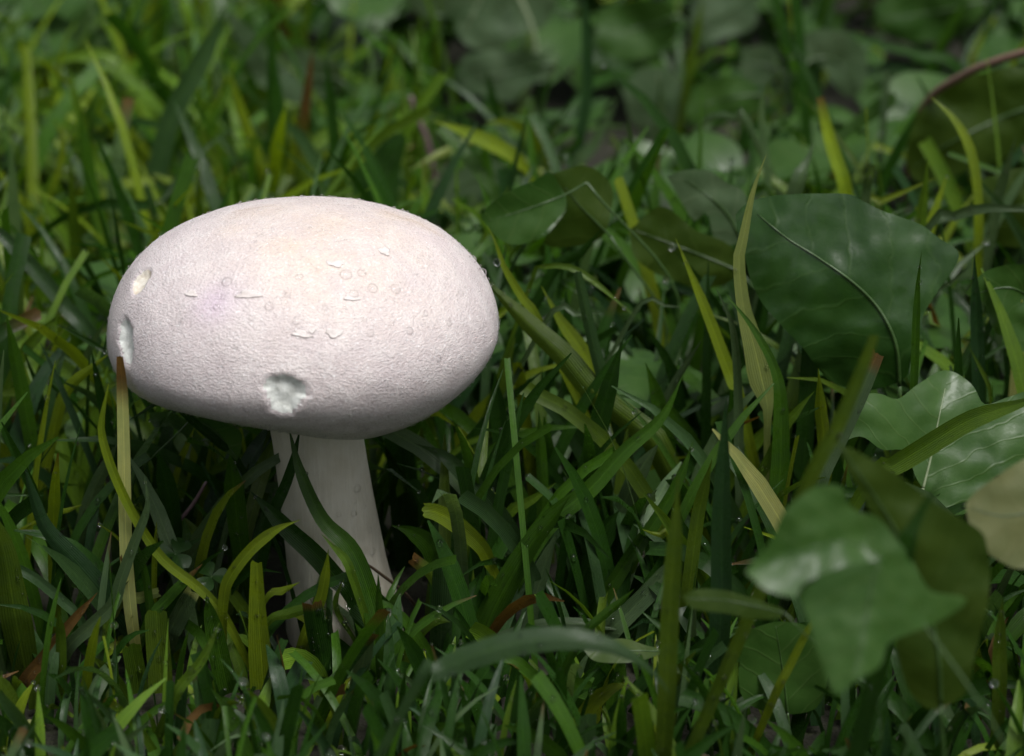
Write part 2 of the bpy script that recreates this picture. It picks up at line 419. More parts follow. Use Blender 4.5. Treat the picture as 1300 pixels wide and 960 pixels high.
def leaf(label, outline, rib, m, Y, gx=0.0, gy=0.0, foldk=0.0, bow=0.0, wob=0.0012, step=7, ribm='rib', ribw=4, smooth=True, cat="leaf", name="leaf", stalk=None, ribside=1, group=None, edge=None):
    """outline, rib: photograph spots (rib from the stalk to the tip); Y cm at the rib root, gx, gy its slope in cm per 100 px; foldk: how far the halves rise from the rib; bow: curve along the rib"""
    O = np.array(pts_of(outline)); Rb = np.array(pts_of(rib))
    if smooth:
        O = spline(np.vstack([O, O[:1]]), max(40, int(np.linalg.norm(np.diff(O, axis=0), axis=1).sum() / step)))[:-1]
    else:
        oo = []
        for i in range(len(O)):
            a, b = O[i], O[(i + 1) % len(O)]; nn = max(1, int(np.linalg.norm(b - a) / step))
            oo += [a + (b - a) * t / nn for t in range(nn)]
        O = np.array(oo)
    r = random.Random(label)
    O = O + np.array([[noise.noise(Vector((x * .03, y * .03, 3))) * 2.0, noise.noise(Vector((x * .03, y * .03, 9))) * 2.0] for x, y in O])
    RS = spline(Rb, 40)
    x0, y0 = O.min(0); x1, y1 = O.max(0)
    pts = [Vector(p) for p in O]; n0 = len(pts)
    def inside(x, y):
        c = False
        for i in range(n0):
            a, b = O[i], O[i - 1]
            if (a[1] > y) != (b[1] > y) and x < (b[0] - a[0]) * (y - a[1]) / (b[1] - a[1]) + a[0]: c = not c
        return c
    yy = y0
    while yy < y1:
        xx = x0
        while xx < x1:
            jx, jy = xx + r.uniform(-.3, .3) * step, yy + r.uniform(-.3, .3) * step
            if inside(jx, jy) and np.min(np.sum((O - (jx, jy)) ** 2, 1)) > (0.5 * step) ** 2: pts.append(Vector((jx, jy)))
            xx += step
        yy += step
    vo, _, fo, *_ = delaunay_2d_cdt(pts, [(i, (i + 1) % n0) for i in range(n0)], [list(range(n0))], 1, 1e-5)
    q = np.array([(v.x, v.y) for v in vo])
    Lc = np.r_[0, np.cumsum(np.linalg.norm(np.diff(RS, axis=0), axis=1))]
    dirs = np.gradient(RS, axis=0); dirs /= np.linalg.norm(dirs, axis=1)[:, None] + 1e-9
    def place(x, y, lift=0.0):
        d = np.sum((RS - (x, y)) ** 2, 1); i = int(d.argmin())
        rel = np.array((x, y)) - RS[i]; s = dirs[i][0] * rel[1] - dirs[i][1] * rel[0]; t = Lc[i] + dirs[i] @ rel
        Yv = Y / 100 + gx / 100 * (x - RS[0][0]) / 100 + gy / 100 * (y - RS[0][1]) / 100
        Yv += foldk * abs(s) * PX + bow * ((t / Lc[-1]) - .5) ** 2
        ph = r_off
        Yv += wob * (noise.noise(Vector((x * .016, y * .016, ph))) + .35 * noise.noise(Vector((x * .045, y * .045, ph))))
        return at(x, y, Yv - lift), t * PX, s * PX
    r_off = r.uniform(0, 50)
    V, UV = [], []
    for x, y in q:
        p, t, s = place(x, y); V.append(tuple(p)); UV.append((t, s))
    ribP = [place(x, y, 0.00005)[0] for x, y in RS]
    b0 = ribP[0]
    # stalk: from the rib's root down to the ground
    if stalk is None: stalk = (0.0, 0.006)
    foot = Vector((b0.x + stalk[0], b0.y + stalk[1], -0.004))
    root = empty(name, (foot.x, foot.y, 0)); tag(root, label, cat, group)
    mesh_obj("leaf_blade", V, [f for f in fo if len(f) >= 3], M[m], root, uv=UV)
    dd = (b0 - CAM).dot(FWD); rw = ribw * PX * dd / D / 2
    rr = np.linspace(rw, rw * 0.25, 40)
    Vt, Ft = tube([tuple(p) for p in ribP], rr, 7); mesh_obj("midrib", Vt, Ft, M[ribm], root)
    if b0.z > 0.004:
        d0 = (ribP[0] - ribP[4]); d0.normalize(); midp = b0 + Vector((d0.x * b0.z * .35, d0.y * b0.z * .35, -b0.z * 0.45))
        SP = spline([tuple(foot), tuple(midp), tuple(b0)], 16)
        Vt, Ft = tube(SP, np.linspace(rw * 1.3, rw, 16), 7); mesh_obj("stalk", Vt, Ft, M[ribm], root)
    cover([Vector(v) for v in V])
    return root

# ------------------------------------------------------------------ ground
def make_ground():
    n = 90; V = []; Fc = []
    xs = np.sign(np.linspace(-1, 1, n)) * np.abs(np.linspace(-1, 1, n)) ** 5 * 40
    for y in xs:
        for x in xs:
            z = -0.003 + 0.004 * noise.noise(Vector((x * 22, y * 22, 0))) - 0.002
            V.append((x, y, z))
    Fc = [(i * n + j, i * n + j + 1, (i + 1) * n + j + 1, (i + 1) * n + j) for i in range(n - 1) for j in range(n - 1)]
    o = mesh_obj("ground", V, Fc, M['soil']); o['kind'] = 'structure'; o['label'] = "dark damp soil under the grass"
make_ground()

# ------------------------------------------------------------------ mushroom
CP = [-0.0533, 0.0823, 0.0487, 0.0322, 0.0213, 0.8554, 0.987, -0.0634, -0.0428, 0.0212, 0.02, 0.0084, -0.002, 1.0453, -0.0744, 0.0234, 0.034, -0.2251, -0.05, 0.0091, 0.0607, 0.0323]
CAPY = -0.005
def cap_points(TT, PP):
    cx, cz, a, bt, bb, e1, e2, tx, ty, c1, s1, c2, s2, et, k1, l1, k2, l2, m1, n1, m2, n2 = CP
    co = np.cos(PP); s = np.sin(PP)
    R = a * np.abs(co) ** e1 * (1 + c1 * np.cos(TT) + s1 * np.sin(TT) + c2 * np.cos(2 * TT) + s2 * np.sin(2 * TT))
    KB = 1 + k1 * np.cos(TT) + l1 * np.sin(TT) + k2 * np.cos(2 * TT) + l2 * np.sin(2 * TT)
    KT = 1 + (m1 * np.cos(TT) + n1 * np.sin(TT) + m2 * np.cos(2 * TT) + n2 * np.sin(2 * TT)) * co ** 2
    Z = np.where(s > 0, bt * KT * np.abs(s) ** et, -bb * KB * np.abs(s) ** e2)
    X = R * np.cos(TT); Y = R * np.sin(TT)
    c, sn = math.cos(ty), math.sin(ty); X, Z = c * X + sn * Z, -sn * X + c * Z
    c, sn = math.cos(tx), math.sin(tx); Y, Z = c * Y - sn * Z, sn * Y + c * Z
    return np.stack([X + cx, Y + CAPY, Z + cz], -1)
def make_mushroom():
    root = empty("mushroom", (-0.0446, 0.0, 0.0))
    tag(root, "large white mushroom with a plump dewy cap on a pale stem, standing in wet grass", "mushroom")
    nth, nph = 420, 260
    # rows spaced evenly over the surface
    th = np.linspace(0, 2 * math.pi, nth, endpoint=False); ph = np.linspace(-math.pi / 2, math.pi / 2, nph)
    ph = np.sign(ph) * (np.abs(ph) / (math.pi / 2)) ** 0.9 * math.pi / 2
    TT, PP = np.meshgrid(th, ph)
    V = cap_points(TT, PP).reshape(-1, 3)
    Fc = np.array([(i * nth + j, i * nth + (j + 1) % nth, (i + 1) * nth + (j + 1) % nth, (i + 1) * nth + j) for i in range(nph - 1) for j in range(nth)])
    bvh = BVHTree.FromPolygons(V.tolist(), Fc.tolist())
    c = V.mean(0); nr = V - c; nr /= np.linalg.norm(nr, axis=1)[:, None]
    und = np.array([noise.noise(Vector(p) * 45) for p in V]) * 0.0006 + np.array([noise.noise(Vector(p) * 130) for p in V]) * 0.00022
    V = V + nr * und[:, None]
    def hit(px, py):
        r = ray(px, py).normalized(); return bvh.ray_cast(CAM, r)
    # bitten hollows: spot, half-axes px, turn, depth, material, label
    pits = [((361, 500), 27, 25, 0.2, 0.0018, 'flesh', "round bitten hollow low on the front of the cap"),
            ((159, 431), 11, 31, -0.12, 0.0014, 'flesh', "narrow pale hollow at the side of the cap behind the straw"),
            ((178, 357), 10, 19, 0.55, 0.0012, 'flesh_tan', "small tan nick high on the side of the cap")]
    mask = np.zeros((3, len(V)))
    for k, ((px, py), ax, ay, rot, dep, mm, lb) in enumerate(pits):
        loc, nv, _, _ = hit(px, py)
        loc = np.array(loc); nv = np.array(nv)
        if nv @ np.array(CAM - Vector(loc)) < 0: nv = -nv
        rel = V - loc
        r_ = np.array([1, 0, 0]) ; u_ = np.array(UPV)
        dx, dy = rel @ r_ / PX, -(rel @ u_) / PX
        near = (np.linalg.norm(rel, axis=1) < 0.014) & ((rel @ nv) > -0.008)
        X = math.cos(rot) * dx + math.sin(rot) * dy; Yy = -math.sin(rot) * dx + math.cos(rot) * dy
        ang = np.arctan2(Yy, X)
        e = np.hypot(X / ax, Yy / ay) * (1 + 0.09 * np.sin(3 * ang + k) + 0.05 * np.sin(5 * ang + 2 * k) + 0.035 * np.sin(11 * ang + k) + 0.025 * np.sin(17 * ang))
        f = np.where(near, np.clip((1.12 - e) / 0.75, 0, 1), 0); f = f * f * (3 - 2 * f)
        lump = np.array([noise.noise(Vector(p) * 300) for p in V]) * 0.4 + np.array([noise.noise(Vector(p) * 900) for p in V]) * 0.1
        rim = np.where(near, np.exp(-((e - 1.12) / 0.12) ** 2), 0)
        V = V - nv[None] * (f * dep * (1 + 0.55 * lump))[:, None] + nv[None] * (rim * 0.00008)[:, None]
        mask[k] = np.where(near, e < 0.90, 0)
    # stains of the skin: red = tan patches about the crown, green = mauve bruise, blue = brown fibres
    st = np.zeros((len(V), 3))
    top = np.array(hit(430, 300)[0])
    d = (V - top); d[:, 1] *= 0.8
    st[:, 0] = np.exp(-(np.linalg.norm(d, axis=1) / 0.027) ** 2) * 0.6
    for (px, py, sx, a) in ((362, 312, .006, .8), (335, 268, .008, .55), (512, 276, .009, .7), (300, 290, .006, .4), (392, 300, .007, .5), (480, 325, .006, .5), (430, 352, .007, .5), (410, 375, .006, .5), (520, 330, .005, .35), (550, 345, .006, .25)):
        h = hit(px, py)[0]
        if h: st[:, 0] = np.maximum(st[:, 0], a * np.exp(-(np.linalg.norm((V - np.array(h)) * np.array([.7, .9, 1.5]), axis=1) / sx) ** 2))
    h = np.array(hit(272, 385)[0]); st[:, 1] = np.exp(-(np.linalg.norm(V - h, axis=1) / 0.0055) ** 2)
    h = np.array(hit(540, 300)[0]); st[:, 1] = np.maximum(st[:, 1], .25 * np.exp(-(np.linalg.norm(V - h, axis=1) / 0.007) ** 2))
    for (ax_, ay_, bx, by, wd, a) in ((490, 268, 535, 284, .0006, .45), (520, 277, 560, 300, .0005, .4), (300, 268, 345, 262, .0006, .35), (392, 333, 404, 345, .0005, .3)):
        for t in np.linspace(0, 1, 14):
            hh = hit(ax_ + (bx - ax_) * t, ay_ + (by - ay_) * t)[0]
            if hh: st[:, 2] = np.maximum(st[:, 2], a * np.exp(-(np.linalg.norm(V - np.array(hh), axis=1) / (wd * 1.6)) ** 2))
    # parts
    fm = np.array([mask[k][Fc].mean(1) > 0.5 for k in range(3)])
    keep = ~fm.any(0)
    cap = mesh_obj("cap", V, Fc[keep], M['cap'], root, tint=st, attr="stain")
    for k, p in enumerate(pits):
        ff = Fc[fm[k]]
        if not len(ff): continue
        ids, inv = np.unique(ff, return_inverse=True)
        o = mesh_obj("bite_hollow", V[ids], inv.reshape(ff.shape), M[p[5]], root); o.parent = cap; o['label'] = p[6]
    bv2 = BVHTree.FromPolygons(V.tolist(), Fc.tolist())
    # curled flakes of loose skin
    def flake(px, py, a, b, rot, seed):
        r = random.Random(seed); W_, nn = [], 9
        for i in range(nn):
            for j in range(nn):
                u, v = i / (nn - 1) * 2 - 1, j / (nn - 1) * 2 - 1
                k = max(abs(u), abs(v)); l = math.hypot(u, v) or 1; s = k / l
                an = math.atan2(v, u); rr = 1 + .22 * math.sin(3 * an + seed) + .15 * math.sin(5 * an + 2 * seed)
                x, y = u * s * a * rr, v * s * b * rr
                X = px + math.cos(rot) * x - math.sin(rot) * y; Y = py + math.sin(rot) * x + math.cos(rot) * y
                l_, n_, _, _ = bv2.ray_cast(CAM, ray(X, Y).normalized())
                if l_ is None: return
                if n_.dot(CAM - l_) < 0: n_ = -n_
                W_.append(tuple(l_ + n_ * (0.00006 + 0.0002 * max(0, v) ** 2 * k + 0.00012 * r.random())))
        Q = [(i * nn + j, i * nn + j + 1, (i + 1) * nn + j + 1, (i + 1) * nn + j) for i in range(nn - 1) for j in range(nn - 1)]
        o = mesh_obj("skin_flake", W_, Q, M['flake'], root); o.parent = cap
        sm = o.modifiers.new("thickness", 'SOLIDIFY'); sm.thickness = 0.00014
    for i, (px, py, a, b, rot) in enumerate([(316, 374, 15, 5, -.05), (383, 424, 12, 4, .25), (397, 419, 6, 3, -.6), (424, 423, 11, 5, .1), (426, 335, 11, 4, .05), (488, 319, 7, 5, .2), (243, 373, 7, 4, .1), (446, 378, 9, 4, .15)]):
        flake(px, py, a, b, rot, i)
    # stem: lathe with a gentle lean, slightly swollen foot
    R = [(-.006, .0160), (0.0, .0160), (.006, .0151), (.014, .0137), (.024, .0130), (.036, .0124), (.046, .0121), (.054, .0121), (.060, .0128), (.068, .014)]
    R = spline(np.array([(z, r, 0) for z, r in R]), 44); Vs, Fs = [], []; ns = 64
    for z, r, _ in R:
        cx = -0.0440 - 0.0058 * min(1, max(0, z / .055)); cy = 0.001 - .003 * z / .055
        for k in range(ns):
            a = 2 * math.pi * k / ns
            rr = .97 * r * (1 + .012 * math.sin(9 * a + z * 60) + .02 * noise.noise(Vector((math.cos(a) * 1.5, math.sin(a) * 1.5, z * 30))))
            Vs.append((cx + rr * math.cos(a), cy + rr * math.sin(a), z))
    Fs = [(i * ns + k, i * ns + (k + 1) % ns, (i + 1) * ns + (k + 1) % ns, (i + 1) * ns + k) for i in range(len(R) - 1) for k in range(ns)]
    mesh_obj("stem", Vs, Fs, M['stem'], root)
    bs = BVHTree.FromPolygons([tuple(v) for v in Vs], Fs)
    for p in V[::7]: 
        x, y, d = proj(p); k = (int(x // CELL), int(y // CELL)); GRID[k] = min(GRID.get(k, 9), d)
    for p in Vs[::2]:
        if p[2] > .017: cover([Vector(p)])
    return bv2, bs
CAPB, STEMB = make_mushroom()

# ------------------------------------------------------------------ the blades one can point at, root to tip
B = blade
# upper left, behind the cap
B("yellow-green blade arching over in a hoop near the top corner", 'lg', "200,175,12 180,127,12 160,90,13 130,69,13 83,72,12 30,87,8", dY=1.0)
B("long bluish blade slanting up beside the pointed leaf behind the cap", 'bl', "187,267,27 200,213,26 217,150,25 247,93,24 273,42,20 284,10,12", yaw=.2)
B("tall dark blade with a needle tip standing behind the top of the cap", 'dg', "357,250,26 351,150,24 346,90,14 343,30,7", yaw=.1)
B("yellow-green spear leaning away behind the cap with a pale tip", 'yg', "337,228,13 320,180,13 303,133,12 292,90,8", yaw=.2)
B("brown tipped blade standing upright behind the crown of the cap", 'ol', "386,252,22 381,180,22 386,145,14 397,63,10", tip='br', tipfrac=.5, yaw=0)
B("narrow yellow-green blade just beside the brown tipped one", 'yg', "363,250,11 372,187,11 373,135,7", yaw=.1)
B("dark slender blade rising past the crown of the cap", 'dg', "430,245,16 422,150,15 413,70,8", yaw=.1)
B("pale green blade entering from the side edge, sloping down into the grass", 'lg', "118,243,13 63,200,13 0,143,12 -40,110,8", dY=1)
B("curved light blade crossing the hoop's foot", 'lg', "170,253,13 120,200,13 100,143,13 87,85,8", yaw=.2)
B("short yellow blade between the hoop and the long bluish blade", 'yg', "190,202,12 165,170,12 142,136,7")
B("dry olive blade with a sharp tip, left of the yellow-green spear", 'ol', "293,253,15 267,187,14 249,150,7", yaw=.1)
B("bright blade pointing up and away from the cap's shoulder", 'yg', "223,282,12 253,247,11 281,210,7", yaw=.2)
B("thin yellow-green stalk of grass bent at its top near the side edge", 'yg', "43,300,9 63,250,9 80,187,8 68,150,5", yaw=.1)
B("yellow blade bending low by the side edge", 'yg', "42,310,11 30,262,11 0,220,9 -15,200,7")
B("straight green blade crossing the bent stalk", 'lg', "98,322,12 63,262,12 45,225,7")
B("broad green blade upright between the side edge and the cap", 'g', "137,330,18 117,240,18 107,180,15 100,140,8", yaw=.1)
B("pale blurred blade near the top edge above the hoop", 'gy', "233,95,14 228,55,13 218,8,9")
B("yellow blurred blade at the top edge", 'yg', "170,75,12 183,40,12 196,-10,10")
B("grey-green blurred blade leaning between hoop and top edge", 'gy', "120,70,11 137,45,10 155,18,7")
B("olive blade lying low behind the side of the cap", 'ol', "170,258,14 110,232,13 45,212,8", dY=1)
B("wide green blade rising to the top edge by the pointed leaf", 'g', "320,150,18 335,90,18 345,40,12 347,-10,8", Y=42)
# top middle
B("dark thin blade pointing up to the lobed leaf's tip", 'dg', "642,190,13 632,150,12 624,120,11 617,86,7", yaw=.1)
B("olive lance-shaped blade bowed over behind the cap's right shoulder", 'yg', "675,232,9 664,212,13 647,195,19 600,172,19 570,160,12 546,153,5", Y=20, dY=-1, yaw=.15)
B("pale yellow blade passing under the bowed olive lance", 'pale', "622,183,8 566,193,12 540,206,10 520,216,4", Y=24, dY=-1)
B("green blade lying level with a drop at its tip", 'g', "405,140,11 433,134,11 473,130,11 521,121,6", Y=34, dY=-1)
B("thin yellow blade standing behind the dewy tip", 'yg', "489,122,9 494,85,9 499,50,6")
B("tall dark blurred blade rising to the top edge", 'db', "733,195,14 745,120,15 745,60,14 741,-15,11", yaw=.1)
B("grey-green blade curving up behind the rounded leaf", 'gy', "733,210,15 753,187,14 776,143,10 786,120,5")
B("slim pale blade among the far leaves", 'gy', "836,165,9 840,130,8 836,100,5")
B("green blade slanting below the tall dark one", 'g', "655,240,12 640,205,12 620,185,7", yaw=.2)
B("fresh green blade upright behind the bowed lance", 'g', "622,250,15 618,215,14 613,160,8", Y=25, yaw=.1)
# upper right
B("yellow arching blade bending over beneath the pink runner", 'yg', "1241,325,13 1240,240,13 1230,187,14 1210,150,14 1181,123,7", Y=12, dY=1, yaw=.1)
B("stiff yellow-green blade with a clipped brown top", 'yg', "1074,245,17 1064,210,17 1053,177,16 1041,123,10", Y=15, dY=.5, cut=True, tip='br', tipfrac=.05, yaw=0)
B("grey folded pointed blade behind the big dock leaf", 'gy', "1008,250,20 1018,220,22 1028,198,16 1033,180,6", Y=12, dY=.5)
B("wet grey blade with glistening drops curling over at its top", 'gy', "976,235,11 972,190,11 968,150,11 972,110,9 993,88,5", Y=17)
B("wet arching blade sagging to the side of the glistening one", 'gy', "955,168,9 935,152,10 909,147,10 885,162,9 862,190,6", Y=20, dY=1)
B("pale arching blade reaching in from the side edge over the dock leaf", 'gy', "1172,300,9 1206,277,12 1250,264,13 1330,268,10", Y=9, dY=-1)
B("upright grey-green blade carrying drops near the side edge", 'gy', "1262,272,15 1269,240,15 1280,205,12 1290,172,6", Y=13)
B("pale narrow blade standing behind the dock leaf's shoulder", 'lg', "1170,292,14 1174,250,14 1178,200,6", Y=10, yaw=.1)
B("short grey-green blade peeping above the dock leaf", 'gy', "1099,252,12 1102,230,12 1107,208,9", Y=11, yaw=.1, cut=True)
B("dark leaning blade behind the yellow arching blade", 'dg', "1120,235,14 1140,190,14 1165,140,8", Y=22)
B("thin yellow-green blade lying slantwise behind the dock leaf", 'yg', "1085,270,8 1120,255,9 1190,225,6", Y=12)
B("olive tall blade near the far pale leaf at the top edge", 'ol', "868,130,10 880,70,11 892,0,8")
B("long dark blade crossing the far leaves at the top", 'dg', "1220,90,11 1170,70,11 1110,55,9 1055,34,6", Y=38, dY=-1)
B("green blurred blade leaning at the top edge beyond the heart leaf", 'g', "1185,80,14 1205,40,13 1230,-5,9")
# between the cap and the dock leaf
B("tall pale twisted blade standing in front of the dock leaf's edge", 'pale', "974,548,9 974,515,16 966,480,33 957,440,27 944,390,18 938,330,15 944,300,12 956,243,10 973,196,5", Y=1.4, dY=.4, yaw=0, fold=.12)
B("yellow-green spear leaning to the tall pale blade", 'yg', "940,515,15 933,493,17 916,447,16 893,387,13 858,303,6", Y=3.5, dY=.5, yaw=.15)
B("narrow grey-green blade between the spear and the tall pale blade", 'gy', "940,650,13 938,580,13 936,480,11 929,413,9 909,366,5", Y=1.5, dY=.5, yaw=.1)
B("green blade with folded tip curving across the tall pale blade", 'g', "982,665,24 990,600,24 991,513,18 983,467,12 956,417,9 921,373,6", Y=.5, dY=.6, yaw=0)
B("olive blade thrusting up beside the cap with a drop clinging to it", 'yg', "690,420,11 666,383,11 640,340,10 630,310,8 619,287,5", Y=4, dY=0, yaw=.1)
B("thin hoop of grass beaded with dew, drooping to a wet tip", 'lg', "668,375,6 683,343,6 706,337,7 733,343,9 766,367,9 806,402,5", Y=5, dY=-1)
B("bluish blade with pale edges bowing beside the dewy hoop", 'bl', "778,515,18 770,493,17 756,447,15 743,390,14 733,345,10", Y=2.8, dY=-.3, cut=True, yaw=0)
B("yellow-green pointed blade just behind the bluish bowed one", 'yg', "765,505,20 740,447,19 713,410,15 687,363,5", Y=5, dY=.3, yaw=.1)
B("small grey blade lying level under the dewy hoop", 'gy', "690,412,7 726,400,11 745,397,11 765,397,4", Y=4, dY=-.5)
B("broad two-toned blade sloping down from the cap's edge", 'ol', "835,570,34 816,547,33 753,497,32 716,453,30 673,413,24 630,370,14 600,340,9", Y=2.2, dY=1.8, yaw=-.1, fold=.42)
B("sturdy dark green upright blade right of the mushroom", 'dg', "738,640,30 746,600,28 760,540,26 776,480,20 792,428,6", Y=1.8, dY=-.2, yaw=.1, fold=.35)
B("green pointed blade to the side of the sturdy dark one", 'g', "846,560,20 836,513,19 828,485,14 819,460,6", Y=4.5, yaw=.1)
B("long light blade sweeping up from the base of the picture to lean outward", 'g', "600,850,40 640,755,34 670,700,30 700,660,27 750,620,22 793,573,18 840,530,14 868,474,6", Y=-1.2, dY=.8, yaw=-.2, fold=.35)
B("dark pointed blade beside the long sweeping light one", 'g', "592,860,40 610,817,38 633,763,34 673,693,26 700,660,17 724,629,5", Y=-1.8, dY=-.6, yaw=.15, fold=.3)
B("straight slender blade standing upright behind the sweeping pair", 'g', "683,720,15 689,640,15 686,560,13 684,522,6", Y=.8, dY=-.2, yaw=0)
B("dark wide blade curving away behind the slender upright", 'dg', "760,610,26 733,563,22 705,525,15 690,507,11 688,469,5", Y=3.5, dY=.3)
B("short lit stub of grass close to the cap's edge", 'yg', "664,505,16 660,480,16 656,459,11", Y=4.5, cut=True, yaw=0)
B("wet bluish blade arching out from below the cap", 'bl', "655,690,27 626,643,26 600,613,24 566,580,17 545,570,11 526,563,6", Y=-.2, dY=.8, yaw=-.25)
B("yellow-green blade torn square at its top and pierced by holes", 'yg', "633,740,10 620,712,16 610,693,19 576,663,23 552,650,21 536,648,18", Y=-1.5, dY=-.4, cut=True, yaw=-.1)
B("thin light blade lying across the slender upright", 'lg', "640,660,14 672,637,12 706,613,5", Y=.2, dY=-.4)
B("bluish square-cut stub standing by the foot of the stem", 'bl', "558,850,28 560,800,28 562,750,28 563,710,26", Y=-2.4, dY=-.1, cut=True, yaw=.05)
B("green blade bent outward right of the stem", 'g', "552,710,24 543,690,26 522,675,19 497,667,6", Y=-.5, dY=-.3)
B("brown-ended cut blade right of the stem", 'ol', "552,735,14 537,720,15 522,708,14", Y=-1.6, dY=-.2, cut=True, tip='br', tipfrac=.12)
B("curled green blade near the stem foot with its end folded flat", 'lg', "512,850,12 520,820,15 532,800,17 550,787,15 572,790,6", Y=-2.6, dY=-.5)
B("blurred close blade bowing across the bottom", 'bl', "530,868,14 545,857,24 600,833,32 666,815,33 726,811,28 780,822,22 825,850,14 850,880,6", Y=-14, dY=0, yaw=0, fold=.15)
B("pale striped blade bending level above the blurred one", 'gy', "630,815,12 650,805,13 693,793,13 750,793,12 790,801,5", Y=-2.2, dY=-.4)
B("very broad dark blade with a torn edge in the middle of the lawn", 'dg', "728,765,46 733,757,46 750,700,42 768,670,32 786,648,8", Y=-.6, dY=-.1, yaw=.2)
B("grey wet blade leaning upright behind the broad dark one", 'gy', "775,690,22 785,660,23 803,613,23 820,585,22 835,565,16", Y=.8, dY=-.2)
B("long leaning green blade right of the grey wet one", 'g', "735,800,20 753,780,20 793,717,19 833,660,17 863,607,13 880,560,6", Y=-1.5, dY=.3, yaw=.2)
B("small bright blade end between dark blades", 'yg', "853,685,10 835,680,9 815,672,4", Y=-2, dY=-.2)
B("wet grey-green blade slanting with a pale stripe", 'gy', "772,805,26 800,776,25 826,750,24 850,722,20 868,700,10", Y=-2.5, dY=.2, yaw=-.1)
B("dull stalk-like blade slanting in front of the striped one", 'g', "738,812,11 765,783,12 790,762,11 805,748,7", Y=-6, dY=-.2)
B("out of focus olive blade standing close by at the lawn's middle", 'ol', "845,890,24 849,800,24 854,720,22 858,660,16 861,600,7", Y=-11, dY=0, yaw=.1)
B("dark blade thrusting up in the shade beyond the sturdy one", 'dg', "640,590,22 632,520,20 628,470,8", Y=4, yaw=.2)
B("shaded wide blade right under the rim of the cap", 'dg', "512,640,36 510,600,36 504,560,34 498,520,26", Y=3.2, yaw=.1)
B("green blade leaning far right of the broad sloping one", 'g', "900,600,15 880,560,15 850,520,12 826,500,6", Y=5)
B("light narrow blade leaning between the sturdy blade and the spear", 'gy', "800,600,10 825,545,11 860,480,10 892,430,5", Y=4.8, yaw=.1)
B("thin grey blade bowing under the dock leaf's neighbour", 'gy', "805,398,6 835,388,8 865,390,6", Y=6, dY=-.5)
B("dark leaning blade under the rounded leaf", 'dg', "700,350,14 730,330,15 765,290,8", Y=9)
# left side by the cap
B("long wet bluish blade slanting in from the side edge to the cap", 'bl', "122,435,19 87,393,20 43,340,20 0,295,18 -30,265,12", Y=9, dY=1.5, yaw=-.1)
B("dark blade with a pale tip pointing from the cap to the side", 'dg', "150,450,9 133,445,9 107,430,9 71,411,5", Y=4.5, dY=-.3)
B("yellow-green blade with a kink, rubbing past the dry straw", 'yg', "312,835,9 283,780,12 253,747,13 207,710,13 173,660,12 147,607,12 131,560,11 129,535,11 138,487,9", Y=-3.6, dY=.2, yaw=0)
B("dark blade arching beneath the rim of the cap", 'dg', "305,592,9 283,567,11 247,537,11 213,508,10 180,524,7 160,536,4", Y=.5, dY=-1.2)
B("thin bright blade lit under the rim of the cap", 'yg', "226,596,8 236,570,8 247,543,6", Y=2.0, yaw=.1)
B("dark green blade upright beside the straw", 'dg', "150,600,13 132,520,13 116,445,7", Y=3.0, yaw=.1)
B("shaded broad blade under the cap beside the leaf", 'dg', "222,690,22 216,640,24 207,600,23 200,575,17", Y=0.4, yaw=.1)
B("dull olive blade standing before the stem's shaded side", 'g', "308,715,22 302,670,25 297,620,25 292,578,20", Y=-.9, yaw=0)
B("dark blade crossing low in front of the stem", 'dg', "445,750,24 430,737,26 400,703,26 367,673,24 340,645,20 318,624,10", Y=-2.6, dY=.6, yaw=-.2)
B("long dark green blade lying diagonally across the stem", 'g', "484,850,30 480,820,28 473,770,26 447,700,24 410,660,19 383,603,15 367,545,11", Y=-4.0, dY=1.6, yaw=0)
B("dark narrow blade crossing behind the diagonal one on the stem", 'dg', "340,675,14 347,650,15 367,603,13 381,545,9", Y=-1.9, dY=.2, yaw=.1)
B("small yellow forked blade before the foot of the stem", 'yg', "384,815,13 397,785,15 407,760,14 413,730,12 417,697,5", Y=-3.2, dY=0, yaw=.1)
B("small green blade curling against the stem's foot", 'lg', "450,812,5 430,780,7 427,760,7 437,735,4", Y=-3.3, dY=-.1)
B("pale green blade lying level in front of the stem's foot", 'lg', "338,792,8 365,780,12 390,773,11 415,774,4", Y=-3.3, dY=-.4)
B("little yellow blade slanting at the foot of the stem", 'yg', "336,762,7 358,750,9 381,739,4", Y=-3.0, dY=-.2)
B("dark cut blade with a brown top before the stem's foot", 'dg', "412,860,28 408,830,28 402,800,27 396,766,25", Y=-4, cut=True, tip='br', tipfrac=.06, yaw=0)
B("green point leaning against the diagonal blade", 'lg', "448,735,11 438,710,11 424,695,9 408,678,4", Y=-3.9, dY=0)
B("thin green blade upright right of the diagonal one", 'g', "483,845,12 482,790,11 480,728,5", Y=-4.4, yaw=0)
B("bright yellow-green clipped blade with a dark seam", 'yg', "334,875,32 331,830,30 328,783,24 326,712,15", Y=-4.2, dY=0, cut=True, yaw=0, fold=.3)
B("bright hooked blade curving over toward the stem", 'yg', "283,790,12 284,765,14 290,737,15 317,700,15 350,673,13 381,660,5", Y=-3.8, dY=-.6, yaw=-.1)
B("pointed green blade beside the clipped bright one", 'g', "292,880,30 287,868,29 273,803,24 266,775,15 262,755,5", Y=-4.3, yaw=0)
B("pale unsharp blade leaning in front of the pointed green one", 'lg', "222,885,14 233,867,14 257,837,12 279,790,6", Y=-8, dY=0, yaw=0)
B("clipped dark olive blade with a straight flat top", 'ol', "204,880,31 203,850,31 200,810,30 198,774,28", Y=-4.3, dY=0, cut=True, yaw=0)
B("short cut blade beside the flat topped olive one", 'lg', "176,880,26 172,850,25 166,818,24", Y=-4.4, cut=True, yaw=0)
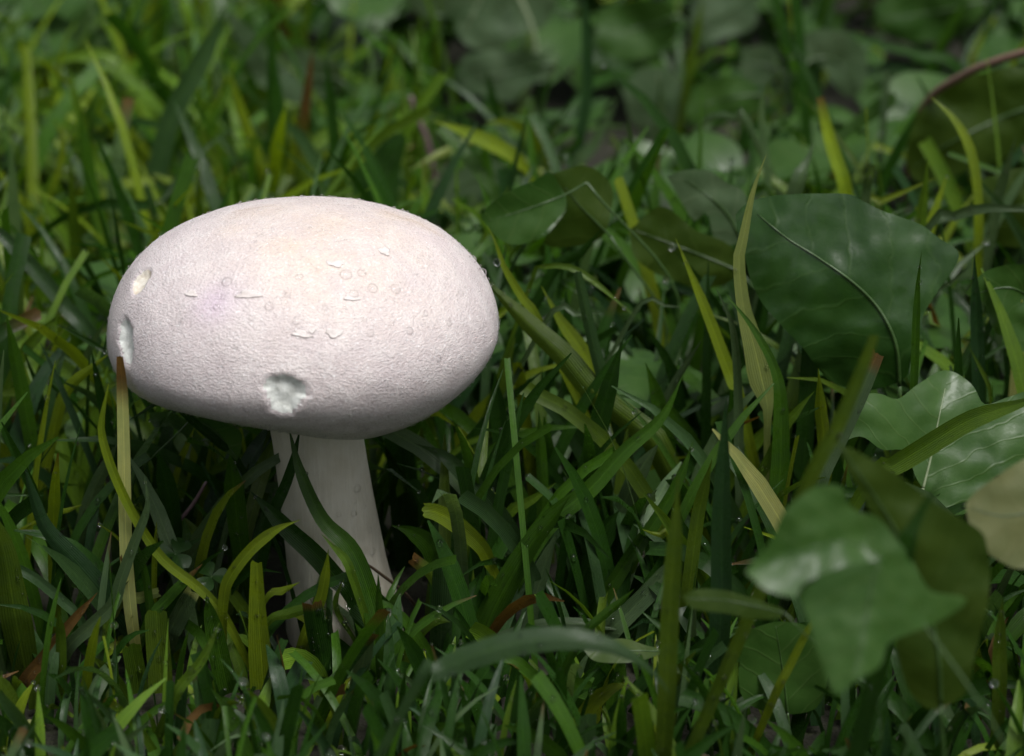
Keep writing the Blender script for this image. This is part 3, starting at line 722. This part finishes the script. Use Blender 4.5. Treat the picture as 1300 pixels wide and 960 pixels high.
B("grey cut blade leaning with ragged end behind the flat topped one", 'gy', "214,805,28 222,790,28 233,768,27 245,748,22", Y=-2.6, dY=-.2, cut=True, tip='straw', tipfrac=.08)
B("green blade with a brown tip slanting to the clover", 'g', "190,785,13 205,768,14 230,742,12 257,716,6", Y=-3.2, dY=0, tip='br', tipfrac=.15)
B("pale blade lying flat behind the clipped olive blade", 'pale', "150,768,14 175,760,14 202,752,11", Y=-3.0, dY=-.2, cut=True)
B("grey-green twisted blade in front of the straw with a thin tip", 'gy', "85,825,17 115,795,18 143,768,17 153,737,15 170,690,13 187,643,9 183,602,4", Y=-3.9, dY=0, yaw=.1)
B("dark bluish dewy blade in the lower corner, sharp pointed", 'db', "165,795,30 140,763,30 100,717,27 60,673,19 43,633,14 27,578,5", Y=-2.8, dY=.2, yaw=-.1)
B("dry brown blade lying broken in the lower corner", 'br', "30,868,18 57,833,16 93,787,12 124,752,4", Y=-4.2, dY=-.2)
B("bluish blade sliding in from the side edge, lower down", 'bl', "100,785,12 87,770,13 43,733,13 0,712,11 -20,705,8", Y=-3.6, dY=.2)
B("small green upright blade by the brown broken one", 'lg', "78,860,13 77,810,13 74,775,6", Y=-4.6, yaw=.1)
B("thin upright green blade beside the clover", 'g', "192,790,10 186,740,10 175,690,5", Y=-3.1, yaw=.1)
B("fine yellow-green blade next to the clover", 'yg', "196,740,7 197,700,7 199,662,4", Y=-2.4, yaw=.1)
B("olive blade rising from the lower corner, wide and soft", 'ol', "22,800,40 15,760,36 5,700,28 -15,640,10", Y=-4, yaw=.1)
B("blue-grey blade standing behind the straw", 'gy', "103,670,16 120,620,17 140,580,12 152,560,5", Y=.3, yaw=.1)
B("yellow blade with a browned tip lying low near the dewy blade", 'yg', "60,655,5 80,650,9 104,641,8", Y=-.5, dY=-.2)
B("green blade standing at the side edge below the long wet one", 'g', "40,560,18 25,480,18 8,400,10", Y=4, yaw=.2)
B("lit yellow blade bending below the cap's far side", 'yg', "70,540,14 85,495,14 112,470,12 140,448,6", Y=3.6)
B("light green blade leaning at the side edge in the middle height", 'lg', "20,470,14 45,430,14 80,395,7", Y=6.5)
# right, before the dock leaf
B("blurred close blade rising before the dock leaf", 'ol', "1020,625,20 1053,563,20 1086,487,18 1110,425,12", Y=-12, dY=0, yaw=.1, cut=True)
B("grey blade clipped brown at the top, leaning before the dock leaf", 'gy', "1035,625,24 1045,595,24 1069,547,24 1093,497,22 1115,446,18", Y=-2, dY=.5, cut=True, tip='br', tipfrac=.06, yaw=0)
B("short yellow-green spear beneath the dock leaf", 'yg', "1046,560,16 1043,530,16 1041,500,13 1039,468,5", Y=1, yaw=.1)
B("light green blade jutting sideways beneath the dock leaf", 'lg', "990,555,13 1005,532,14 1020,512,11 1035,496,4", Y=.8, dY=-.3)
B("broad striped blade lying across the lobed wet leaf", 'lg', "1105,608,18 1126,597,24 1166,573,27 1233,533,25 1297,512,18 1340,495,8", Y=-2.5, dY=-1.2, yaw=.1, fold=.3)
B("dark close blade leaning on the large shaded leaf", 'dg', "1140,735,26 1155,680,22 1166,655,20 1185,625,13 1200,600,5", Y=-16.6, dY=0, yaw=0)
B("olive upright blade beside the soft dark blade", 'ol', "873,760,18 886,660,18 896,615,14 904,583,5", Y=-3, yaw=.1)
B("soft dark blade standing tall in the shade before the pale one", 'db', "914,800,27 916,750,27 916,650,24 920,545,12 922,500,5", Y=-7, dY=0, yaw=0)
B("yellow-green thin stalk of grass slanting at the bottom", 'yg', "985,880,11 1000,850,11 1029,793,9 1045,765,5", Y=-9, dY=0)
B("dull blade at the bottom corner under the faded leaf", 'ol', "1268,880,19 1268,830,19 1270,785,12 1273,760,5", Y=-8, yaw=.1)
B("slim green blade before the dock leaf, right of its rib", 'g', "1160,480,11 1162,420,11 1165,360,9 1170,320,4", Y=0.6, yaw=.1)
B("dark grey blade standing between the dock leaf and the curled leaf", 'db', "1242,490,17 1240,420,17 1238,365,12 1237,320,5", Y=4, yaw=.1)
B("thin bent stem of grass right of the dock leaf", 'ol', "1258,515,6 1255,490,6 1243,465,6 1230,440,4", Y=3.2)
B("lit blade lying level behind the dock leaf's edge", 'lg', "1165,400,9 1180,408,12 1195,416,9", Y=8)
B("wet thin blade sloping from the dock leaf to the side", 'gy', "1170,395,6 1200,365,7 1235,335,5", Y=8)
B("green slanting blade behind the tall pale one", 'g', "1000,560,14 985,520,14 955,470,12 945,440,5", Y=5.5)
B("lit green blade to the side of the dock leaf's tip", 'yg', "1005,485,10 1017,462,10 1030,448,6", Y=6)

# straw that touches the rim of the cap
B("dry pale straw standing against the cap with a torn brown end", 'straw', "168,790,17 163,740,18 160,690,17 158,600,17 157,550,16 155,490,14 152,452,8", Y=-3.3, dY=0, cut=True, tip='br', tipfrac=.16, yaw=0, fold=.12, name="dry_straw", cat="straw")

# stalks
stalk_thing("runner", "pink-brown creeping runner arching in from the side edge", "stem", "1150,250,7 1158,165,8 1183,122,10 1216,100,11 1250,83,11 1300,67,11 1345,58,11", M['runner'], 26, 20)
stalk_thing("plant_stalk", "dull purple stalk standing among leaves behind the cap", "stem", "556,245,8 543,180,8 530,150,7 521,122,6", M['purple'], 32, 32)
stalk_thing("dry_stalk", "thin brown dead stalk leaning across the foot of the stem", "stem", "528,770,4 513,752,4 485,730,4 460,712,3", M['straw'], 0.4, -2.2, foot=False)
stalk_thing("dry_stalk", "dark dewy twig lying beneath the cap near the clover", "stem", "208,692,4 225,665,5 245,640,5 262,612,4", M['purple'], 0.5, 0.3)

# ------------------------------------------------------------------ broad leaves
L_ = leaf
L_("big glossy dock leaf, wet and dark, with a strong curved rib", "934,272 953,256 978,249 1025,246 1075,247 1100,258 1125,269 1166,283 1197,306 1217,323 1208,347 1190,369 1175,394 1166,419 1158,447 1150,478 1120,492 1085,495 1050,481 1019,441 994,416 969,387 953,356 946,325 937,297",
   "1142,490 1138,440 1119,397 1087,362 1040,328 1000,303 962,272", 'dock', 2.0, gx=-.15, gy=-.55, foldk=.18, bow=.02, wob=.0018, step=6, ribw=5.5, name="dock_leaf", cat="dock leaf", stalk=(.003, .004))
L_("rounded green leaf curling at its rim just behind the cap", "610,277 620,262 640,247 676,230 700,220 712,240 718,262 706,280 683,300 663,310 633,303",
   "745,232 720,246 690,258 655,270 620,280", 'broad', 9, gx=.4, foldk=-.25, step=6, ribw=3)
L_("olive leaf half cupped beside the rounded curling leaf", "700,222 733,210 760,218 778,240 775,270 765,300 735,312 700,314 690,304 708,282 720,260 714,240",
   "775,300 755,280 735,260 718,238", 'olive', 9.8, gx=.3, foldk=.3, step=6, ribw=3)
L_("curled wet leaf at the side edge beyond the dock leaf", "1226,373 1246,347 1273,337 1300,336 1335,345 1345,410 1320,455 1300,447 1279,430 1263,423 1254,400 1249,383",
   "1335,400 1310,378 1280,365 1240,372", 'broad', 4.5, gx=-.3, foldk=-.2, wob=.003, step=6, ribw=4)
L_("lobed wet leaf with pale ribs lying under the striped blade", "1073,560 1085,525 1096,502 1115,500 1140,506 1166,487 1200,470 1233,487 1250,513 1280,505 1310,500 1310,560 1290,610 1250,640 1215,655 1190,640 1165,610 1150,575 1120,570 1095,555",
   "1172,620 1182,580 1190,540 1200,493", 'broad', -1.0, gy=-1.0, gx=.5, foldk=-.15, wob=.0018, step=6, ribm='rib_pale', ribw=4)
L_("faded yellowish leaf at the side edge, low down", "1226,640 1240,622 1259,610 1300,583 1340,575 1350,700 1320,722 1300,723 1283,720 1253,700 1233,670",
   "1345,640 1310,650 1270,655 1232,645", 'tan', -13, gy=-.6, step=7, ribw=3, name="faded_leaf")
L_("large shaded leaf standing close by in the lower corner", "1063,563 1085,572 1106,583 1150,610 1190,640 1243,673 1255,700 1257,740 1250,783 1238,830 1226,880 1185,900 1155,880 1140,830 1135,760 1122,690 1100,640 1079,600",
   "1195,895 1190,820 1170,740 1130,660 1068,568", 'olive', -15.0, gx=-.2, foldk=.12, step=9, ribw=5)
L_("wet pale-backed leaf with a drooping tip, upper of the close pair", "946,727 975,690 996,650 1015,630 1036,618 1066,618 1083,648 1116,658 1143,690 1152,708 1110,717 1060,727 1022,740 1008,758 972,748",
   "1120,712 1085,690 1050,690 1000,705 952,726", 'broad', -17.5, gy=-.8, gx=.3, foldk=-.2, wob=.0014, step=8, ribw=3, stalk=(.004, .02))
L_("wet pale leaf with three pointed lobes, lower of the close pair", "1010,742 1060,724 1110,712 1152,708 1170,735 1186,752 1225,757 1219,772 1190,790 1160,803 1128,818 1118,845 1090,862 1060,882 1045,850 1030,800",
   "1115,716 1105,755 1098,800 1085,855", 'broad', -18.2, gy=-.6, gx=.2, foldk=.3, wob=.0014, step=8, ribw=3, stalk=(.004, .02))
L_("small pale oval leaf near the bottom, left of the close pair", "866,757 885,748 916,749 955,760 995,774 990,785 960,786 930,780 880,773", "996,778 960,770 920,762 870,760", 'olive', -13, gy=-.4, step=7, ribw=2)
L_("olive pale pointed leaf lying at the bottom beside the blurred blade", "741,826 765,815 790,811 820,820 843,827 815,838 783,842 755,838", "840,827 800,826 745,826", 'olive', -7, gy=-2, step=6, ribw=2)
L_("bluish dewy leaf hanging in the shade under the cap's rim", "240,530 265,529 303,546 307,565 302,585 297,582 285,572 262,556", "243,531 270,545 302,582", 'broad', 0.6, gx=-.4, foldk=-.2, step=5, ribw=2)
L_("dull leaf low in the shade at the bottom under the close pair", "945,800 990,790 1030,800 1050,850 1035,900 980,905 940,880", "1000,905 995,860 985,795", 'broad', -7, step=9, ribw=3)
# farther leaves
L_("pointed bluish leaf hanging from the long bluish blade at the top", "283,10 310,28 335,55 345,72 375,60 395,65 400,73 430,80 432,115 400,128 373,132 345,116 325,105 310,75", "430,100 380,95 330,70 285,15", 'pale', 36, step=9, ribw=4, wob=.004)
L_("broad lobed leaf at the top edge above the cap", "505,-25 515,2 548,27 575,20 580,40 600,62 640,60 655,45 690,35 702,12 712,-25 640,-45", "640,-45 610,0 590,40", 'pale', 42, step=9, ribm='rib_pale', ribw=5, wob=.005)
L_("smaller lobed leaf below the top lobed leaf", "590,70 640,62 690,72 705,95 670,110 650,130 610,120 575,110", "700,80 650,92 580,108", 'pale', 40, step=9, ribw=4, wob=.005)
L_("dark triangular leaf just above the cap's crown", "448,220 476,193 513,172 508,217 503,262 470,268 450,250", "480,285 485,240 508,178", 'dock', 22, step=8, ribw=3)
L_("pale grey leaf low behind the cap's right shoulder", "560,235 585,215 630,205 640,225 620,245 590,250 570,262", "640,215 600,230 565,250", 'pale', 27, step=8, ribw=3)
L_("grey far leaf with a pale rib in the top middle", "790,115 810,90 840,85 866,105 870,140 845,172 820,170 800,150", "836,178 838,140 835,92", 'pale', 38, step=9, ribm='rib_pale', ribw=5, wob=.004)
L_("pale far leaf at the top edge, toward the right of the tall dark blade", "880,5 900,-15 960,-20 962,10 955,35 920,48 888,60 875,35", "962,-10 920,20 882,50", 'pale', 48, step=9, ribw=4, wob=.005)
L_("pale heart-shaped far leaf in the top right", "1012,62 1022,45 1040,37 1060,37 1080,43 1098,62 1102,85 1096,110 1080,124 1062,112 1048,92 1040,80 1018,80", "1030,75 1055,75 1080,95 1085,120", 'pale', 36, step=8, ribw=4, wob=.003)
L_("grey-green blade-like leaf lying beneath the heart-shaped leaf", "1064,168 1090,145 1115,125 1135,118 1133,138 1105,155 1070,180", "1066,174 1100,146 1133,124", 'broad', 28, step=8, ribw=3)
L_("large olive leaf in shade behind the yellow arching blade", "1160,150 1185,122 1216,102 1250,92 1310,92 1330,190 1290,200 1233,215 1190,232 1160,228 1150,190", "1325,130 1270,150 1200,185 1158,215", 'olive', 24, step=9, ribw=5, wob=.004)
L_("pale lobed leaf behind the tall pale blade's top", "846,225 866,216 899,217 922,232 948,247 943,290 938,308 910,308 897,270 880,280 865,255", "940,300 915,262 870,228", 'pale', 12, step=7, ribw=4, wob=.003)
L_("dull green leaf behind the wet arching blade", "880,110 920,95 960,110 965,140 935,150 900,165 870,150", "965,120 920,125 875,140", 'broad', 33, step=9, ribw=3, wob=.004)
L_("broad green leaf at the top right edge", "1110,5 1160,-20 1230,-15 1250,15 1215,45 1160,55 1120,40", "1250,0 1190,15 1115,25", 'broad', 46, step=9, ribw=4, wob=.005)
L_("square pale far leaf below the pale top leaf", "940,60 975,58 985,80 980,105 945,105", "985,85 965,82 942,80", 'pale', 38, step=9, ribw=3)
L_("green leaf in half shade under the pale lobed leaf", "800,290 840,262 880,290 930,315 935,355 890,365 840,350 805,325", "940,345 880,320 805,292", 'olive', 11, step=8, ribw=3, wob=.003)
L_("soft green leaf at the top between the tall dark blade and the grey leaf", "760,20 800,0 850,5 862,40 830,70 785,75 755,55", "862,20 815,35 760,45", 'broad', 46, step=9, ribw=4, wob=.005)
L_("mottled leaf behind the dock leaf near the side edge", "1240,230 1290,215 1330,225 1335,300 1290,315 1250,300", "1335,260 1290,262 1245,265", 'olive', 16, step=8, ribw=3, wob=.004)

# clover: three leaflets on a thin stalk
def clover(label, px, py, r, Y, rot):
    c = at(px, py, Y / 100); root = empty("clover", (c.x, c.y + .003, 0)); tag(root, label, "clover", None)
    sc = r * PX * ((c - CAM).dot(FWD)) / D
    n = Vector((0.1, -0.55, 1)).normalized(); a = n.orthogonal().normalized(); b = n.cross(a)
    Vt, Ft = tube(spline([(c.x, c.y + .003, -.003), (c.x + .001, c.y + .002, c.z * .6), tuple(c)], 10), np.full(10, .0004), 6)
    mesh_obj("stalk", Vt, Ft, M['rib'], root)
    for k in range(3):
        th = rot + k * 2.094; V = []; UV = []; Fc = []; nn = 11
        for i in range(nn):
            t = i / (nn - 1); w = .62 * math.sin(math.pi * min(1, t * .93 + .02)) ** .7 * (0.55 + .55 * t)
            for j in range(7):
                s = (j / 6 * 2 - 1); tt = t * (1 - .12 * (1 - abs(s)) ** 2 * t ** 4)
                p = c + (a * math.cos(th) + b * math.sin(th)) * sc * (tt + .03) + (-a * math.sin(th) + b * math.cos(th)) * sc * w * s + n * sc * (.16 * abs(s) * w + .1 * t - .18 * t * t)
                V.append(tuple(p)); UV.append((t * sc, s * w * sc))
        Fc = [(i * 7 + j, i * 7 + j + 1, (i + 1) * 7 + j + 1, (i + 1) * 7 + j) for i in range(nn - 1) for j in range(6)]
        mesh_obj("leaflet", V, Fc, M['dock'], root, uv=UV); cover([Vector(v) for v in V])
clover("small dark clover beside the straw in the shade", 222, 703, 26, -2.0, .3)
clover("small dark clover between the hooked blade and the kinked blade", 268, 732, 24, -2.4, 1.3)
# ------------------------------------------------------------------ the rest of the lawn, past counting
def lawn():
    npb, nx = 8, 3
    Vs, Fs, UVs, Ts = [], [], [], []
    cxy = (-0.0524, -0.005)
    keys = ['g', 'g', 'g', 'dg', 'dg', 'ol', 'yg', 'lg', 'bl', 'gy', 'db']
    wl = [6, 0, 0, 3, 2, 4, 4.5, 7, 3, 2, 1]; wr = [6, 0, 0, 6, 3, 2, 1.2, 2, 3, 3, 3]
    r = random.Random(3); nb = 0; base = 0
    tufts = []
    y = -0.19
    while y < 1.15:
        half = 0.26 * 0.5 * ((y - CY) / 0.62) + 0.22
        dens = 0.015 if y < -0.02 else 0.022 if y < 0.45 else 0.029
        x = -half
        while x < half:
            tufts.append((x + r.uniform(-.5, .5) * dens, y + r.uniform(-.5, .5) * dens)); x += dens
        y += dens
    for tx, ty in tufts:
        front = ty < -0.03
        if ty > .22 and tx > 0 and r.random() < .55: continue
        if ty > .33 and tx > -.09 and r.random() < .5: continue
        for _ in range(r.choice((5, 7, 8, 9)) if ty < .5 else 6):
            bx, by = tx + r.gauss(0, .007), ty + r.gauss(0, .007)
            if (bx + .0446) ** 2 + by ** 2 < .0172 ** 2: continue
            for attempt in range(3):
                H = r.uniform(.034, .074) if not front else r.uniform(.013, .040)
                if ty > .12: H *= r.uniform(.9, 1.3)
                if attempt: H *= .6 ** attempt
                az = r.uniform(0, 2 * math.pi); lean = abs(r.gauss(0, .8 if ty > .2 else .55)) + .12; curl = r.gauss(.5, .5)
                w = r.choice((.0016, .002, .0026, .0032, .004, .005)) * (1.0 if ty > -.05 else .8)
                P = []; th = lean * .5; p = Vector((bx, by, -.003)); d = Vector((math.cos(az), math.sin(az), 0))
                wob = r.uniform(-.25, .25)
                for i in range(npb):
                    P.append(tuple(p)); t = i / (npb - 1)
                    st = H * 1.2 / (npb - 1)
                    d2 = Matrix.Rotation(wob * t, 3, 'Z') @ d
                    p = p + (d2 * math.sin(th) + Vector((0, 0, 1)) * math.cos(th)) * st
                    th = min(2.3, th + (lean * .5 + max(0, curl) * 1.1) / npb * (0.5 + 1.5 * t))
                P = np.array(P)
                bad = 0
                for q in P[1:]:
                    e = ((q[0] - cxy[0]) / .051) ** 2 + ((q[1] - cxy[1]) / .051) ** 2 + ((q[2] - .085) / .029) ** 2
                    if e < 1.05: bad = 9; break
                    X, Yp, dd = proj(q)
                    if dd < .33: bad = 9; break
                    g = GRID.get((int(X // CELL), int(Yp // CELL)))
                    if g is not None and dd < g + .001: bad += 1
                    if dd < .60 and Yp < 840: bad += 2
                if bad <= (1 if .03 < ty < .2 else 0): break
            else:
                continue
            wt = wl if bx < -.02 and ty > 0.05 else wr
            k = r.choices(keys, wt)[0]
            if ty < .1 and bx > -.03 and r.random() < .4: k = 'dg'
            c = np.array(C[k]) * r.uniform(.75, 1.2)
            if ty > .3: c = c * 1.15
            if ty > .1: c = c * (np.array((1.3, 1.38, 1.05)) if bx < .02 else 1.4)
            elif ty < 0: c = c * 1.35  # front blades look lit through a brighter tint
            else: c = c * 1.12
            if r.random() < .009: c = np.array(C[r.choice(('straw', 'br', 'br'))]) * r.uniform(.6, 1)
            tt = np.linspace(0, 1, npb); ww = w * np.clip((1 - tt) / .3, .04, 1) ** .7 * (.75 + .25 * np.clip(tt / .2, 0, 1))
            cut = r.random() < .22
            if cut: ww = np.full(npb, w)
            yaw = r.uniform(-1.2, 1.2)
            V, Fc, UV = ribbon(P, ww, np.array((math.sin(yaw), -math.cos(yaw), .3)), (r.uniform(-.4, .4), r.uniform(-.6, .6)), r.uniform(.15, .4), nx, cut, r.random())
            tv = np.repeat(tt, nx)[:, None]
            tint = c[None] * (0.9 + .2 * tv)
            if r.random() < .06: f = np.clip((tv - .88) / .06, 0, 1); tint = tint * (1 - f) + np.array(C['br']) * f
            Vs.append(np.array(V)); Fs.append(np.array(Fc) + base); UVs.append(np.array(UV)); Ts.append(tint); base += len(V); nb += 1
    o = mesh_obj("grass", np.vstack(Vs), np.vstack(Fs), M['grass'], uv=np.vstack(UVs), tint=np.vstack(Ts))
    o['kind'] = 'stuff'; o['category'] = 'grass'; o['label'] = "dense wet lawn grass all round the mushroom"
    print("lawn blades", nb)
    return Vs, nx
LAWN, LNX = lawn()

# small herb leaves low among the far grass
def undergrowth():
    r = random.Random(8); Vs, Fs, UVs = [], [], []; base = 0
    for _ in range(1050):
        y = r.uniform(.07, .95); half = 0.13 * ((y - CY) / 0.62) + .08; x = r.uniform(-half, half)
        if x < -.02 and r.random() < (.6 if y < .33 else .15): continue
        z = r.uniform(.012, .045) + (.015 if y > .2 else 0); L = r.uniform(.016, .034) * (1.35 if y > .2 else 1); wd = L * r.uniform(.3, .5)
        az = r.uniform(0, 6.283); tilt = r.uniform(-.2, .7); n = Vector((r.gauss(-.1, .22), r.gauss(-.2, .25), 1)).normalized()
        a = Vector((math.cos(az), math.sin(az), 0)); a = (a - n * a.dot(n)).normalized(); b = n.cross(a); c = Vector((x, y, z))
        nn, mm = 9, 5; V = []; UV = []; ok = True; teeth = r.random() < .5
        for i in range(nn):
            t = i / (nn - 1); w = wd * math.sin(math.pi * (t * .9 + .07)) ** .8 * (1 + (.35 if teeth and i % 2 else 0))
            for j in range(mm):
                s = j / (mm - 1) * 2 - 1
                p = c + a * L * (t - .3 * teeth * (i % 2) * abs(s) * .2) + b * w * s + n * (.25 * abs(s) * w - .3 * L * (t - .4) ** 2)
                V.append(tuple(p)); UV.append((t * L, s * w))
                X, Yp, dd = proj(p); g = GRID.get((int(X // CELL), int(Yp // CELL)))
                if (g is not None and dd < g + .004) or ((p.x + .0524) ** 2 + p.y ** 2 < .053 ** 2): ok = False
        if not ok: continue
        Fs += [(base + i * mm + j, base + i * mm + j + 1, base + (i + 1) * mm + j + 1, base + (i + 1) * mm + j) for i in range(nn - 1) for j in range(mm - 1)]
        Vs += V; UVs += UV; base += len(V)
    o = mesh_obj("undergrowth", Vs, Fs, M['broad'], uv=UVs)
    o['kind'] = 'stuff'; o['category'] = 'leaves'; o['label'] = "low green herb leaves scattered between the grass behind"
undergrowth()

# ------------------------------------------------------------------ water
def ball(n=10, m=6):
    V = [(0, 0, 1)]; Fc = []
    for i in range(1, m):
        t = math.pi * i / m
        for k in range(n): V.append((math.sin(t) * math.cos(2 * math.pi * k / n), math.sin(t) * math.sin(2 * math.pi * k / n), math.cos(t)))
    V.append((0, 0, -1)); e = len(V) - 1
    for k in range(n): Fc.append((0, 1 + k, 1 + (k + 1) % n)); Fc.append((e, e - n + (k + 1) % n, e - n + k))
    for i in range(m - 2):
        for k in range(n):
            a = 1 + i * n + k; b = 1 + i * n + (k + 1) % n; Fc.append((a, a + n, b)); Fc.append((b, a + n, b + n))
    return np.array(V), np.array(Fc)
def frame(nv):
    nv = np.array(nv, float); nv /= np.linalg.norm(nv); a = np.cross(nv, (0.3, .2, .9)); a /= np.linalg.norm(a); return a, np.cross(nv, a), nv
BV, BF = ball(16, 10)
def drop(px, py, rpx, tree, label, group, flat=.6, sx=1.0):
    loc, nv, _, _ = tree.ray_cast(CAM, ray(px, py).normalized())
    if loc is None: return
    if nv.dot(CAM - loc) < 0: nv = -nv
    a, b, n = frame(nv); R = rpx * PX * ((loc - CAM).dot(FWD)) / D
    wob = np.array([1 + .12 * noise.noise(Vector(v) * 1.6 + Vector((px, py, 0))) for v in BV])
    V = np.array(loc) + (BV[:, :1] * a * sx + BV[:, 1:2] * b + BV[:, 2:] * n * flat) * R * wob[:, None] + n * R * flat * .25
    o = mesh_obj("water_drop", V, BF, M['water_big'], origin=tuple(loc)); tag(o, label, "water drop", group)
LM = [(178, 357, "the tan nick in the cap"), (159, 431, "the narrow hollow at the cap's side"), (361, 500, "the round hollow low on the cap"), (255, 380, "the mauve stain on the cap"),
      (316, 374, "the long skin flake on the cap"), (385, 424, "the hooked skin flakes on the cap"), (424, 423, "the broad skin flake on the cap"), (488, 319, "the upper skin flake on the cap"), (426, 335, "the tan skin flake near the crown"), (600, 400, "the cap's far flank"), (460, 550, "the cap's lower rim")]
SEEN = {}
def where(x, y, r_, marks):
    X, Y_, nm = min(marks, key=lambda m: math.hypot(m[0] - x, m[1] - y))
    d = "above" if y < Y_ - abs(x - X) * .6 else "below" if y > Y_ + abs(x - X) * .6 else "left of" if x < X else "right of"
    s = ("tiny" if r_ < 3.6 else "small" if r_ < 5.6 else "large") + " water drop beaded " + d + " " + nm
    SEEN[s] = SEEN.get(s, 0) + 1
    return s if SEEN[s] == 1 else s + (", the farther one" if SEEN[s] == 2 else ", third along")
for x, y, r_ in ((275, 390, 4.5), (288, 358, 7), (342, 389, 6), (284, 377, 4), (380, 352, 5), (376, 408, 5), (439, 349, 8), (459, 347, 6), (473, 366, 7), (502, 367, 7), (470, 423, 5), (449, 373, 6),
                 (413, 391, 4), (331, 300, 4), (520, 420, 5), (540, 398, 4), (557, 455, 4), (300, 440, 3.5), (350, 430, 3.5), (270, 436, 3), (458, 540, 4), (495, 526, 3), (320, 404, 4), (365, 375, 4), (570, 410, 4), (585, 372, 4), (210, 360, 3), (232, 407, 4), (268, 600, 3)):
    drop(x, y, r_, CAPB, where(x, y, r_, LM), "water drops on the mushroom cap", .5)
for x, y, r_ in ((599, 330, 5.5), (611, 347, 6.5)):
    drop(x, y, r_, CAPB, "upper round drop bulging from the cap's right rim" if y < 335 else "lower round drop bulging from the cap's right rim, the bigger", "water drops on the mushroom cap", .9)
for x, y, r_ in ((453, 620, 5.5), (449, 652, 4), (450, 637, 3), (469, 673, 4), (472, 700, 5), (430, 653, 3.5), (438, 678, 4), (462, 643, 3), (385, 733, 4), (463, 700, 3), (458, 720, 2.5)):
    drop(x, y, r_, STEMB, where(x, y, r_, [(375, 640, 'the diagonal grass blade on the stem'), (452, 590, "the stem's top under the cap"), (470, 745, "the stem's foot"), (385, 750, 'the yellow forked blade by the stem')]), "water drops on the mushroom stem", .7)

def beads(name, spots, label, hi=8, hm=5, m='water'):
    V0, F0 = ball(hi, hm); Vs, Fs = [], []; b = 0
    for loc, nv, R, fl in spots:
        a, c, n = frame(nv)
        Vs.append(np.array(loc) + (V0[:, :1] * a + V0[:, 1:2] * c + V0[:, 2:] * n * fl) * R + n * R * fl * .3); Fs.append(F0 + b); b += len(V0)
    o = mesh_obj(name, np.vstack(Vs), np.vstack(Fs), M[m]); o['kind'] = 'stuff'; o['category'] = 'dew'; o['label'] = label
r = random.Random(21); sp = []
while len(sp) < 3000:
    th = r.uniform(0, 2 * math.pi); ph = math.asin(r.uniform(-.75, .97))
    p = cap_points(np.array([th]), np.array([ph]))[0]
    if p[1] > .02: continue
    c = Vector((CP[0], CAPY, CP[1])); loc, nv, _, _ = CAPB.ray_cast(c + (Vector(p) - c) * 1.6, (c - Vector(p)).normalized())
    if loc is None: continue
    if nv.dot(loc - c) < 0: nv = -nv
    d = noise.noise(Vector(loc) * 70)
    if d < r.uniform(-.6, .35): continue
    sp.append((loc, nv, r.choice((.00014, .00018, .00022, .0003, .0004)) * r.uniform(.8, 1.25), r.uniform(.6, .95)))
beads("fine_dew", sp, "fine beads of dew covering the cap skin", m='water_fine')
sp = []
for V, nx in HERO:
    n = len(V) // nx; run = r.random()
    for _ in range(r.choice((2, 4, 8, 14)) if run < .8 else 24):
        i = r.randrange(2, n - 1); j = r.randrange(1, nx - 1); k = i * nx + j
        e1 = V[k + 1] - V[k - 1]; e2 = V[min(k + nx, len(V) - 1)] - V[k - nx]; nv = np.cross(e1, e2)
        if np.linalg.norm(nv) < 1e-12: continue
        if nv @ np.array(CAM - Vector(V[k])) < 0: nv = -nv
        q = V[k] + (V[k + 1] - V[k]) * r.random()
        sp.append((q, nv, r.choice((.00015, .00025, .0004, .0006)) * r.uniform(.8, 1.2), .8))
for V in r.sample(LAWN, min(5500, len(LAWN))):
    k = LNX * r.randrange(4, 8) + 1
    if k >= len(V): continue
    sp.append((V[k], (0, -.6, .8), r.choice((.0003, .0005, .0007, .0009)) * r.uniform(.8, 1.3), .95))
beads("dew", sp, "dew drops strung along the grass blades", 8, 5)
# the round drop that hangs on the olive blade
p = at(631, 333, .038); o = mesh_obj("water_drop", BV * .00105 + np.array(p), BF, M['water_big'], origin=tuple(p)); tag(o, "round dew drop hanging on the olive blade beside the cap", "water drop")
